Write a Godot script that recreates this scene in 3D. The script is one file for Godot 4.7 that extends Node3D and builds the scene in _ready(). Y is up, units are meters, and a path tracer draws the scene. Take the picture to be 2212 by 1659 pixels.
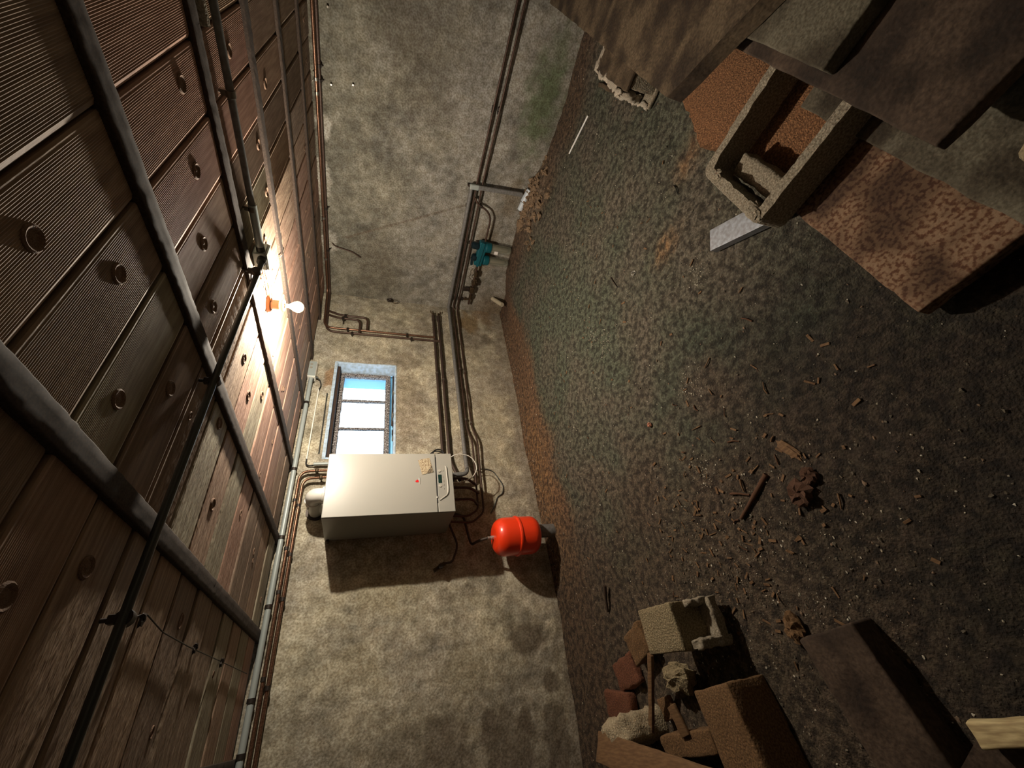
extends Node3D
# A cellar boiler room. The photograph lies on its side, so the camera is rolled a quarter turn: world up is picture left.
# World: back wall at z = 0, right wall at x = 0, y up, metres.

const CEIL := 2.18
const ROW := 0.2213
const PITCH := 0.637
const BULB := Vector3(-2.16, 2.040, 1.615)

var taken := {}
var M := {}
var N := {}
var rng := RandomNumberGenerator.new()

# ---------------------------------------------------------------- naming and grouping
func numbered(called: String) -> String:
	var n: int = taken.get(called, 0)
	taken[called] = n + 1
	return called if n == 0 else "%s_%03d" % [called, n]

func tag(o: Node3D, label: String, category: String, group := "", kind := "") -> Node3D:
	o.set_meta("label", label)
	o.set_meta("category", category)
	if group: o.set_meta("group", group)
	if kind: o.set_meta("kind", kind)
	return o

func base(called: String, at := Vector3.ZERO, turn := 0.0) -> Node3D:
	var o := Node3D.new()
	o.name = numbered(called)
	add_child(o)
	o.position = at
	o.rotation.y = turn
	return o

func thing(called: String, label: String, category: String, at := Vector3.ZERO, turn := 0.0, group := "") -> Node3D:
	return tag(base(called, at, turn), label, category, group)

func obj(called: String, mesh: Mesh, mat: Material, parent: Node3D = self, xf := Transform3D()) -> MeshInstance3D:
	var o := MeshInstance3D.new()
	o.name = numbered(called) if parent == self else called
	o.mesh = mesh
	o.material_override = mat
	o.cast_shadow = GeometryInstance3D.SHADOW_CASTING_SETTING_ON
	parent.add_child(o, true)
	o.transform = xf
	return o

func struct(called: String, mesh: Mesh, mat: Material) -> MeshInstance3D:
	var o := obj(called, mesh, mat)
	o.set_meta("kind", "structure")
	return o

# ---------------------------------------------------------------- shapes
func noise(sd: int, fr: float) -> FastNoiseLite:
	var k := "%d_%f" % [sd, fr]
	if not N.has(k):
		var n := FastNoiseLite.new()
		n.seed = sd
		n.frequency = fr
		n.fractal_octaves = 4
		N[k] = n
	return N[k]

func begin() -> SurfaceTool:
	var st := SurfaceTool.new()
	st.begin(Mesh.PRIMITIVE_TRIANGLES)
	return st

func xf(at: Vector3, deg := Vector3.ZERO) -> Transform3D:
	return Transform3D(Basis.from_euler(deg * PI / 180.0), at)

func steps(h: float, b: float, n: int) -> Array:
	var a := [-h]
	if b > 0.0: a.append(-h + b)
	for i in range(1, n): a.append(lerpf(-h + b, h - b, float(i) / n))
	if b > 0.0: a.append(h - b)
	a.append(h)
	return a

# a box with rounded edges; with amp > 0 its skin is roughened by noise
func rbox(size: Vector3, b := 0.004, seg := Vector3i(1, 1, 1), amp := 0.0, fr := 14.0, sd := 1) -> ArrayMesh:
	var h := size / 2.0
	b = minf(b, minf(h.x, minf(h.y, h.z)) * 0.98)
	var core := h - Vector3(b, b, b)
	var nz := noise(sd, fr)
	var st := begin()
	if amp > 0.0: st.set_smooth_group(0)
	for a in 3:
		var u := (a + 1) % 3
		var v := (a + 2) % 3
		var us := steps(h[u], b, seg[u])
		var vs := steps(h[v], b, seg[v])
		for s in [-1.0, 1.0]:
			for i in us.size() - 1:
				for j in vs.size() - 1:
					var q := []
					for k in [[i, j], [i, j + 1], [i + 1, j + 1], [i + 1, j]]:
						var p := Vector3.ZERO
						p[a] = s * h[a]
						p[u] = us[k[0]]
						p[v] = vs[k[1]]
						var c := p.clamp(-core, core)
						var d := (p - c).normalized()
						p = c + d * b
						if amp > 0.0:
							p += d * nz.get_noise_3dv(p) * amp * 2.0
							p += Vector3(nz.get_noise_3dv(p + Vector3(9, 0, 0)), nz.get_noise_3dv(p + Vector3(0, 9, 0)), nz.get_noise_3dv(p + Vector3(0, 0, 9))) * amp
						q.append([p, d])
					if s < 0: q.reverse()
					for k in [0, 1, 2, 0, 2, 3]:
						st.set_normal(q[k][1])
						st.add_vertex(q[k][0])
	if amp > 0.0: st.generate_normals()
	return st.commit()

func join(list: Array) -> ArrayMesh:
	var st := begin()
	for e in list:
		st.append_from(e[0], 0, e[1])
	return st.commit()

func rounded(pts: Array, rad: float) -> Array:
	if rad <= 0.0 or pts.size() < 3: return pts
	var out := [pts[0]]
	for i in range(1, pts.size() - 1):
		var p: Vector3 = pts[i]
		var a: Vector3 = pts[i - 1] - p
		var c: Vector3 = pts[i + 1] - p
		var r := minf(rad, minf(a.length(), c.length()) * 0.49)
		var p0 := p + a.normalized() * r
		var p1 := p + c.normalized() * r
		for k in 9:
			var t := k / 8.0
			out.append(p0.lerp(p, t).lerp(p.lerp(p1, t), t))
	out.append(pts[pts.size() - 1])
	return out

func tube(pts: Array, r: float, rad := 0.0, sides := 12, taper := 1.0) -> ArrayMesh:
	pts = rounded(pts, rad)
	var st := begin()
	var n := pts.size()
	var rings := []
	var dirs := []
	var nrm := Vector3.ZERO
	for k in n:
		var t: Vector3 = (pts[mini(k + 1, n - 1)] - pts[maxi(k - 1, 0)]).normalized()
		if k == 0:
			nrm = t.cross(Vector3.UP if absf(t.y) < 0.9 else Vector3.RIGHT).normalized()
		else:
			nrm = (nrm - t * nrm.dot(t)).normalized()
		var bi := t.cross(nrm)
		var ring := []
		var dd := []
		var rr := r * lerpf(1.0, taper, float(k) / (n - 1))
		for i in sides + 1:
			var a := TAU * i / sides
			var d := nrm * cos(a) + bi * sin(a)
			ring.append(pts[k] + d * rr)
			dd.append(d)
		rings.append(ring)
		dirs.append(dd)
	for k in n - 1:
		for i in sides:
			for e in [[k, i], [k + 1, i], [k + 1, i + 1], [k, i], [k + 1, i + 1], [k, i + 1]]:
				st.set_normal(dirs[e[0]][e[1]])
				st.add_vertex(rings[e[0]][e[1]])
	for e in [[0, 1], [n - 1, n - 2]]:
		var nn: Vector3 = (pts[e[0]] - pts[e[1]]).normalized()
		for i in sides:
			var tri := [pts[e[0]], rings[e[0]][i], rings[e[0]][i + 1]]
			if e[0] != 0: tri = [pts[e[0]], rings[e[0]][i + 1], rings[e[0]][i]]
			for p in tri:
				st.set_normal(nn)
				st.add_vertex(p)
	return st.commit()

# profile of Vector2(radius, height) turned round the y axis; a corner sharper than ~35 degrees stays sharp
func lathe(prof: Array, sides := 24) -> ArrayMesh:
	var st := begin()
	for k in prof.size() - 1:
		var a: Vector2 = prof[k]
		var b: Vector2 = prof[k + 1]
		var t := (b - a).normalized()
		var here := Vector2(t.y, -t.x)
		var na := here
		var nb := here
		if k > 0:
			var tp: Vector2 = (a - prof[k - 1]).normalized()
			if tp.dot(t) > 0.8: na = (here + Vector2(tp.y, -tp.x)).normalized()
		if k < prof.size() - 2:
			var tn: Vector2 = (prof[k + 2] - b).normalized()
			if tn.dot(t) > 0.8: nb = (here + Vector2(tn.y, -tn.x)).normalized()
		for i in sides:
			var t0 := TAU * i / sides
			var t1 := TAU * (i + 1) / sides
			for e in [[a, na, t0], [a, na, t1], [b, nb, t1], [a, na, t0], [b, nb, t1], [b, nb, t0]]:
				st.set_normal(Vector3(e[1].x * cos(e[2]), e[1].y, e[1].x * sin(e[2])))
				st.add_vertex(Vector3(e[0].x * cos(e[2]), e[0].y, e[0].x * sin(e[2])))
	return st.commit()

# an upright prism over an outline of Vector2(x, z), roughened round its rim
func prism(outline: Array, y0: float, y1: float, amp := 0.0, cell := 0.05, sd := 3) -> ArrayMesh:
	var nz := noise(sd, 9.0)
	var ring := []
	for i in outline.size():
		var a: Vector2 = outline[i]
		var b: Vector2 = outline[(i + 1) % outline.size()]
		var n := maxi(1, int(a.distance_to(b) / cell)) if amp > 0.0 else 1
		for k in n:
			var p := a.lerp(b, float(k) / n)
			if amp > 0.0 and k > 0: p += Vector2(nz.get_noise_2d(p.x * 3.0, p.y * 3.0), nz.get_noise_2d(p.x * 3.0 + 50.0, p.y * 3.0)) * amp
			ring.append(p)
	var poly := PackedVector2Array(ring)
	var ids := Geometry2D.triangulate_polygon(poly)
	var cw := Geometry2D.is_polygon_clockwise(poly)
	var st := begin()
	st.set_smooth_group(-1)
	for t in range(0, ids.size(), 3):
		var tri := [poly[ids[t]], poly[ids[t + 1]], poly[ids[t + 2]]]
		var area: float = (tri[1] - tri[0]).cross(tri[2] - tri[0])
		if area < 0: tri.reverse()
		for p in tri: st.add_vertex(Vector3(p.x, y1, p.y))
		tri.reverse()
		for p in tri: st.add_vertex(Vector3(p.x, y0, p.y))
	for i in ring.size():
		var a: Vector2 = ring[i]
		var b: Vector2 = ring[(i + 1) % ring.size()]
		if not cw:
			var c := a
			a = b
			b = c
		var q := [Vector3(a.x, y0, a.y), Vector3(b.x, y0, b.y), Vector3(b.x, y1, b.y), Vector3(a.x, y1, a.y)]
		for k in [0, 1, 2, 0, 2, 3]: st.add_vertex(q[k])
	st.generate_normals()
	return st.commit()

# an irregular lump: a sphere pushed about by noise
func lump(size: Vector3, rough := 0.35, sd := 5, n := 10) -> ArrayMesh:
	var nz := noise(sd, 1.1)
	var st := begin()
	st.set_smooth_group(-1)
	var grid := []
	for j in n + 1:
		var row := []
		for i in n * 2:
			var th := PI * j / n
			var ph := PI * i / n
			var d := Vector3(sin(th) * cos(ph), cos(th), sin(th) * sin(ph))
			row.append(d * (1.0 + nz.get_noise_3dv(d * 1.6) * rough * 2.0) * size / 2.0)
		grid.append(row)
	for j in n:
		for i in n * 2:
			var i2 := (i + 1) % (n * 2)
			for e in [[j, i], [j, i2], [j + 1, i2], [j, i], [j + 1, i2], [j + 1, i]]:
				st.add_vertex(grid[e[0]][e[1]])
	st.generate_normals()
	return st.commit()

# a bumpy sheet from two functions of the cell corner; skip(i, j) leaves a hole
func sheet(nu: int, nv: int, where: Callable, tint: Callable, skip: Callable, flip := false) -> SurfaceTool:
	var st := begin()
	st.set_smooth_group(0)
	for j in nv + 1:
		for i in nu + 1:
			var p: Vector3 = where.call(i, j)
			st.set_color(tint.call(p))
			st.add_vertex(p)
	for j in nv:
		for i in nu:
			if skip.call(i, j): continue
			var a := j * (nu + 1) + i
			var q := [a, a + 1, a + nu + 2, a + nu + 1]
			if flip: q.reverse()
			for k in [0, 1, 2, 0, 2, 3]: st.add_index(q[k])
	st.generate_normals()
	return st

# ---------------------------------------------------------------- materials
func noise_tex(fr: float, oct: int, lo: Color, hi: Color, sd := 0, size := 512, kind := FastNoiseLite.TYPE_SIMPLEX_SMOOTH, o0 := 0.2, o1 := 0.8) -> NoiseTexture2D:
	var n := FastNoiseLite.new()
	n.noise_type = kind
	n.seed = sd
	n.frequency = fr
	n.fractal_octaves = oct
	var t := NoiseTexture2D.new()
	t.width = size
	t.height = size
	t.seamless = true
	t.noise = n
	var g := Gradient.new()
	g.set_color(0, lo)
	g.set_color(1, hi)
	g.set_offset(0, o0)
	g.set_offset(1, o1)
	t.color_ramp = g
	return t

func bump_tex(fr: float, oct: int, strength: float, sd := 0, size := 512) -> NoiseTexture2D:
	var n := FastNoiseLite.new()
	n.seed = sd
	n.frequency = fr
	n.fractal_octaves = oct
	var t := NoiseTexture2D.new()
	t.width = size
	t.height = size
	t.seamless = true
	t.as_normal_map = true
	t.bump_strength = strength
	t.noise = n
	return t

func mat(c: Color, rough := 0.8, metal := 0.0, tex: Texture2D = null, bump: Texture2D = null, scale := Vector3.ONE, bump_amount := 1.0) -> StandardMaterial3D:
	var m := StandardMaterial3D.new()
	m.albedo_color = c
	m.roughness = rough
	m.metallic = metal
	if tex: m.albedo_texture = tex
	if bump:
		m.normal_enabled = true
		m.normal_texture = bump
		m.normal_scale = bump_amount
	if tex or bump:
		m.uv1_triplanar = true
		m.uv1_world_triplanar = true
		m.uv1_scale = scale
	return m

func overlay(m: StandardMaterial3D, tex: Texture2D, scale: float) -> void:
	m.detail_enabled = true
	m.detail_albedo = tex
	m.detail_blend_mode = BaseMaterial3D.BLEND_MODE_MUL
	m.detail_uv_layer = BaseMaterial3D.DETAIL_UV_2
	m.uv2_triplanar = true
	m.uv2_world_triplanar = true
	m.uv2_scale = Vector3(scale, scale, scale)

func materials() -> void:
	var fine := noise_tex(0.035, 6, Color(0.74, 0.72, 0.69), Color(1, 1, 1), 14, 1024, FastNoiseLite.TYPE_SIMPLEX_SMOOTH, 0.15, 0.75)
	var blotch := noise_tex(0.006, 6, Color(0.55, 0.5, 0.45), Color(1, 1, 1), 16, 512, FastNoiseLite.TYPE_SIMPLEX_SMOOTH, 0.25, 0.7)
	var pits := noise_tex(0.016, 4, Color(0.52, 0.49, 0.46), Color(1, 1, 1), 18, 1024, FastNoiseLite.TYPE_SIMPLEX_SMOOTH, 0.2, 0.62)
	var mottle := noise_tex(0.008, 6, Color(0.84, 0.82, 0.79), Color(1, 1, 1), 3, 1024)
	var speck := noise_tex(0.03, 5, Color(0.66, 0.63, 0.6), Color(1, 1, 1), 8, 1024)
	var grain := noise_tex(0.012, 5, Color(0.78, 0.74, 0.72), Color(1, 1, 1), 12)
	var rusty := noise_tex(0.03, 5, Color(0.64, 0.48, 0.38), Color(1, 0.97, 0.93), 21, 512, FastNoiseLite.TYPE_SIMPLEX_SMOOTH, 0.26, 0.55)
	var plaster_bump := bump_tex(0.035, 6, 7.0, 5, 1024)
	var earth_bump := bump_tex(0.05, 6, 16.0, 6, 1024)
	var stone_bump := bump_tex(0.05, 5, 8.0, 7)
	M.wall = mat(Color(1, 1, 1), 0.92, 0.0, mottle, plaster_bump, Vector3(1.5, 1.5, 1.5), 0.4)
	M.wall.vertex_color_use_as_albedo = true
	M.earth = mat(Color(1, 1, 1), 0.95, 0.0, speck, earth_bump, Vector3(1.7, 1.7, 1.7), 0.5)
	M.earth.vertex_color_use_as_albedo = true
	overlay(M.wall, fine, 1.3)
	overlay(M.earth, pits, 1.15)
	M.plain_wall = mat(Color(0.60, 0.57, 0.51), 0.95)
	M.tiles = []
	for c in [Color(0.64, 0.545, 0.45), Color(0.67, 0.565, 0.48), Color(0.60, 0.52, 0.44), Color(0.69, 0.555, 0.48), Color(0.63, 0.595, 0.51), Color(0.56, 0.48, 0.41)]:
		M.tiles.append(mat(c, 0.8, 0.0, grain, stone_bump, Vector3(0.55, 2.0, 7.0), 0.12))
	M.plug = mat(Color(0.55, 0.44, 0.36), 0.85, 0.0, speck, stone_bump, Vector3(9, 9, 9), 0.6)
	M.slab_over = mat(Color(0.3, 0.25, 0.22), 0.95)
	M.joist = mat(Color(0.27, 0.215, 0.175), 0.92, 0.0, speck, null, Vector3(3, 3, 3))
	M.copper = mat(Color(0.58, 0.44, 0.36), 0.36, 0.8, speck, null, Vector3(3, 3, 3))
	M.dull_copper = mat(Color(0.36, 0.28, 0.24), 0.5, 0.4, speck, null, Vector3(3, 3, 3))
	M.dark_steel = mat(Color(0.32, 0.26, 0.23), 0.55, 0.3, speck, null, Vector3(5, 5, 5))
	M.grey_pipe = mat(Color(0.47, 0.47, 0.47), 0.6, 0.1, mottle, null, Vector3(4, 4, 4))
	M.conduit = mat(Color(0.62, 0.65, 0.64), 0.42, 0.15)
	M.dark_conduit = mat(Color(0.24, 0.25, 0.24), 0.4, 0.3)
	M.clip = mat(Color(0.5, 0.47, 0.43), 0.35, 0.8)
	M.dark_clip = mat(Color(0.2, 0.17, 0.15), 0.5, 0.5)
	M.black = mat(Color(0.06, 0.06, 0.06), 0.5)
	M.white = mat(Color(0.61, 0.605, 0.575), 0.34)
	M.trim = mat(Color(0.68, 0.67, 0.63), 0.3)
	M.white_plastic = mat(Color(0.9, 0.89, 0.85), 0.4)
	M.flue = mat(Color(0.86, 0.85, 0.82), 0.35)
	M.red = mat(Color(0.97, 0.24, 0.07), 0.24)
	M.red.clearcoat_enabled = true
	M.red.clearcoat = 0.6
	M.red_ink = mat(Color(0.8, 0.08, 0.1), 0.4)
	M.silver = mat(Color(0.75, 0.74, 0.72), 0.3, 0.6)
	M.lcd = mat(Color(0.10, 0.19, 0.17), 0.2)
	M.seam = mat(Color(0.03, 0.025, 0.03), 0.7)
	M.grey_ink = mat(Color(0.55, 0.53, 0.48), 0.5)
	M.teal = mat(Color(0.03, 0.31, 0.35), 0.4)
	M.dark_teal = mat(Color(0.03, 0.12, 0.15), 0.4)
	M.bowl = mat(Color(0.62, 0.62, 0.55, 0.35), 0.1)
	M.bowl.transparency = BaseMaterial3D.TRANSPARENCY_ALPHA
	M.cartridge = mat(Color(0.70, 0.66, 0.57), 0.8)
	M.filter_core = mat(Color(0.45, 0.42, 0.36), 0.8)
	M.label_white = mat(Color(0.9, 0.88, 0.86), 0.6)
	M.brass = mat(Color(0.36, 0.30, 0.22), 0.5, 0.6, speck, null, Vector3(6, 6, 6))
	M.pvc = mat(Color(0.74, 0.78, 0.82), 0.35)
	M.concrete = mat(Color(0.63, 0.60, 0.53), 0.93, 0.0, speck, stone_bump, Vector3(3, 3, 3), 0.5)
	M.pale_concrete = mat(Color(0.62, 0.57, 0.45), 0.93, 0.0, speck, stone_bump, Vector3(3.4, 3.4, 3.4), 1.0)
	M.white_stone = mat(Color(0.76, 0.71, 0.60), 0.93, 0.0, speck, stone_bump, Vector3(3.4, 3.4, 3.4), 0.8)
	M.tan_slab = mat(Color(0.41, 0.35, 0.27), 0.9, 0.0, fine, stone_bump, Vector3(1.6, 1.6, 1.6), 0.22)
	M.grey_slab = mat(Color(0.42, 0.40, 0.34), 0.92, 0.0, fine, stone_bump, Vector3(2, 2, 2), 0.28)
	M.dark_slab = mat(Color(0.32, 0.26, 0.21), 0.92, 0.0, fine, stone_bump, Vector3(1.5, 1.5, 1.5), 0.22)
	M.rust_slab = mat(Color(0.54, 0.455, 0.375), 0.9, 0.0, rusty, stone_bump, Vector3(3.4, 3.4, 3.4), 0.2)
	for m in [M.tan_slab, M.grey_slab, M.dark_slab, M.rust_slab]: overlay(m, blotch, 1.1)
	M.ochre_slab = mat(Color(0.60, 0.43, 0.29), 0.95, 0.0, speck, earth_bump, Vector3(2.4, 2.4, 2.4), 0.9)
	M.broken_white = mat(Color(0.83, 0.80, 0.74), 0.95, 0.0, speck, earth_bump, Vector3(6, 6, 6), 1.0)
	M.crumbs = mat(Color(0.60, 0.51, 0.41), 0.95, 0.0, speck, earth_bump, Vector3(6, 6, 6), 0.8)
	M.brick = mat(Color(0.48, 0.30, 0.21), 0.92, 0.0, speck, stone_bump, Vector3(3, 3, 3), 0.5)
	M.ochre_brick = mat(Color(0.50, 0.385, 0.255), 0.92, 0.0, speck, stone_bump, Vector3(3, 3, 3), 0.5)
	M.wood = mat(Color(0.48, 0.37, 0.25), 0.85, 0.0, grain, null, Vector3(14, 14, 2.0))
	M.pale_wood = mat(Color(0.80, 0.74, 0.56), 0.85, 0.0, grain, null, Vector3(14, 14, 2.0))
	M.twig = mat(Color(0.40, 0.27, 0.18), 0.9, 0.0, speck, null, Vector3(12, 12, 12))
	M.channel = mat(Color(0.66, 0.69, 0.74), 0.45, 0.55, mottle, null, Vector3(4, 4, 4))
	M.chalk = mat(Color(0.93, 0.93, 0.93), 0.5)
	M.clod = mat(Color(0.42, 0.30, 0.23), 0.95, 0.0, speck, earth_bump, Vector3(9, 9, 9), 1.0)
	M.reveal = mat(Color(0.74, 0.83, 0.92), 0.85, 0.0, mottle, plaster_bump, Vector3(2, 2, 2), 0.15)
	M.old_paint = mat(Color(0.72, 0.71, 0.70), 0.8, 0.0, noise_tex(0.05, 5, Color(0.28, 0.24, 0.24), Color(1, 1, 1), 31, 256), stone_bump, Vector3(4, 4, 4), 0.4)
	M.dark_wood = mat(Color(0.27, 0.20, 0.16), 0.85, 0.0, speck, null, Vector3(6, 6, 6))
	M.glass = mat(Color(0.9, 0.96, 1.0, 0.12), 0.03)
	M.glass.transparency = BaseMaterial3D.TRANSPARENCY_ALPHA
	M.sky_paint = mat(Color(0.55, 0.78, 0.90), 0.9)
	M.bakelite = mat(Color(0.55, 0.35, 0.22), 0.5)
	M.porcelain = mat(Color(0.93, 0.90, 0.84), 0.3)
	M.lit_bulb = mat(Color(1, 0.95, 0.85), 0.3)
	M.lit_bulb.emission_enabled = true
	M.lit_bulb.emission = Color(1.0, 0.88, 0.66)
	M.lit_bulb.emission_energy_multiplier = 9.0
	M.grit = mat(Color(1, 1, 1), 0.9)
	M.grit.vertex_color_use_as_albedo = true

# ---------------------------------------------------------------- the floor's height
func bell(d: float) -> float:
	return exp(-d * d)

func table(x: float, pts: Array) -> float:
	if x <= pts[0].x: return pts[0].y
	for i in pts.size() - 1:
		if x <= pts[i + 1].x: return lerpf(pts[i].y, pts[i + 1].y, (x - pts[i].x) / (pts[i + 1].x - pts[i].x))
	return pts[pts.size() - 1].y

const BACK_EDGE := [Vector2(-4.7, 0.055), Vector2(-4.44, 0.027), Vector2(-4.17, 0.012), Vector2(-3.8, -0.017), Vector2(-3.4, -0.028), Vector2(-2.6, -0.03), Vector2(-2.1, -0.025), Vector2(-1.45, -0.06), Vector2(-0.9, -0.068), Vector2(-0.13, -0.08), Vector2(0.0, -0.08)]
const SIDE_EDGE := [Vector2(0.0, -0.08), Vector2(0.4, 0.0), Vector2(0.66, 0.036), Vector2(1.25, 0.06), Vector2(1.43, 0.046), Vector2(2.0, 0.0), Vector2(2.5, 0.005), Vector2(3.05, 0.04)]

func floor_y(x: float, z: float) -> float:
	var y := table(x, BACK_EDGE) * smoothstep(0.9, 0.0, z)
	y += table(z, SIDE_EDGE) * smoothstep(-0.7, 0.0, x) * smoothstep(0.0, 0.5, z)
	var v := Vector2(x, z)
	y += noise(41, 1.3).get_noise_2dv(v) * 0.022 * smoothstep(0.0, 0.25, z) + noise(42, 9.0).get_noise_2dv(v) * 0.007
	y += 0.07 * bell((x + 0.12) / 0.22) * bell((z - 1.72) / 0.32)
	return y

func on_floor(x: float, z: float, up := 0.0) -> Vector3:
	return Vector3(x, floor_y(x, z) + up, z)

func _ready() -> void:
	camera_and_light()
	materials()
	build_floor()
	build_walls()
	build_window()
	build_ceiling()
	build_lamp()
	build_boiler()
	build_flue()
	build_vessel()
	build_pipes()
	build_ceiling_services()
	build_filter()
	build_slabs()
	build_rubble()
	build_litter()

# ---------------------------------------------------------------- camera, sky, exposure
func camera_and_light() -> void:
	var cam := Camera3D.new()
	cam.name = "camera"
	cam.fov = 88.226
	cam.near = 0.05
	cam.transform = Transform3D(Basis(Vector3(-0.16813630, -0.94180664, 0.29108493), Vector3(0.77354158, 0.05698215, 0.63117863), Vector3(-0.61103487, 0.33129034, 0.71894583)).orthonormalized(), Vector3(-4.24632, 1.55738, 3.45991))
	add_child(cam)
	cam.current = true
	var sm := ProceduralSkyMaterial.new()
	sm.sky_top_color = Color(0.80, 0.91, 1.0)
	sm.sky_horizon_color = Color(0.90, 0.96, 1.0)
	sm.ground_horizon_color = Color(0.88, 0.95, 1.0)
	sm.ground_bottom_color = Color(0.70, 0.80, 0.88)
	sm.sun_angle_max = 0.0
	sm.energy_multiplier = 5.0
	var sky := Sky.new()
	sky.sky_material = sm
	var env := Environment.new()
	env.background_mode = Environment.BG_SKY
	env.sky = sky
	env.ambient_light_source = Environment.AMBIENT_SOURCE_SKY
	env.tonemap_mode = Environment.TONE_MAPPER_LINEAR
	env.tonemap_exposure = 1.0
	env.sdfgi_enabled = true
	env.ssao_enabled = true
	env.ssil_enabled = true
	var we := WorldEnvironment.new()
	we.name = "world_environment"
	we.environment = env
	add_child(we)

# ---------------------------------------------------------------- room shell
func stain(c: Color, p: Vector2, list: Array) -> Color:
	for s in list:
		var d := Vector2((p.x - s[0]) / s[2], (p.y - s[1]) / s[3])
		var l := d.length() + noise(77, 7.0).get_noise_2dv(p) * 0.7
		if l < 1.45:
			c = c.lerp(s[4], clampf((1.45 - l) / s[6], 0.0, 1.0) * s[5])
	return c

func floor_tint(p: Vector3) -> Color:
	var v := Vector2(p.x, p.z)
	var n1 := noise(51, 1.6).get_noise_2dv(v)
	var n2 := noise(52, 12.0).get_noise_2dv(v)
	var c := Color(0.165, 0.150, 0.115).lerp(Color(0.115, 0.135, 0.095), clampf(0.35 + n1 * 1.2 + 0.75 * bell((p.x + 1.7) / 0.8) * bell((p.z - 1.35) / 0.8), 0.0, 1.0))
	var brown := Color(0.25, 0.145, 0.078)
	var edge := 0.62 + 0.16 * noise(53, 1.2).get_noise_2dv(v) + 0.05 * n2
	c = c.lerp(brown, smoothstep(edge + 0.12, edge - 0.12, p.z) * (0.92 if p.x > -3.3 else 0.75))
	c = c.lerp(Color(0.125, 0.088, 0.058), smoothstep(-2.9, -3.7, p.x + n1 * 0.4) * 0.8)
	c = c.lerp(Color(0.17, 0.10, 0.06), 0.8 * smoothstep(-0.55, -0.2, p.x + n1 * 0.2))
	c = c.lerp(Color(0.36, 0.21, 0.095), clampf(bell((p.x + 2.12) / 0.07) * bell((p.z - 2.98) / 0.12) + bell((p.x + 2.38) / 0.07) * bell((p.z - 2.57) / 0.10) + 1.1 * bell((p.x + 2.6) / 0.7) * bell((p.z - 0.25) / 0.25), 0.0, 1.0) * (0.7 + n2))
	c = c.lerp(Color(0.34, 0.27, 0.20), clampf(bell((p.x + 0.14) / 0.2) * bell((p.z - 1.72) / 0.3) * (0.8 + 1.2 * n2), 0.0, 1.0))
	c *= 1.0 - 0.6 * smoothstep(1.9, 2.9, p.z + n1 * 0.3) * smoothstep(-2.6, -3.5, p.x)  # lens vignette and lamp falloff put into the earth colour, near left area
	return c * (1.0 + n2 * 0.25)

func build_floor() -> void:
	var cell := 0.025
	var nu := 238
	var nv := 210
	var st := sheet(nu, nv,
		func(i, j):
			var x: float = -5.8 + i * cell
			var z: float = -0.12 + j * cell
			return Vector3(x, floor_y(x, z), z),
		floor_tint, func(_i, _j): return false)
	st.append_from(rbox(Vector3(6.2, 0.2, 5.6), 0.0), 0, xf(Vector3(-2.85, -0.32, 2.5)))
	struct("floor", st.commit(), M.earth)

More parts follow.
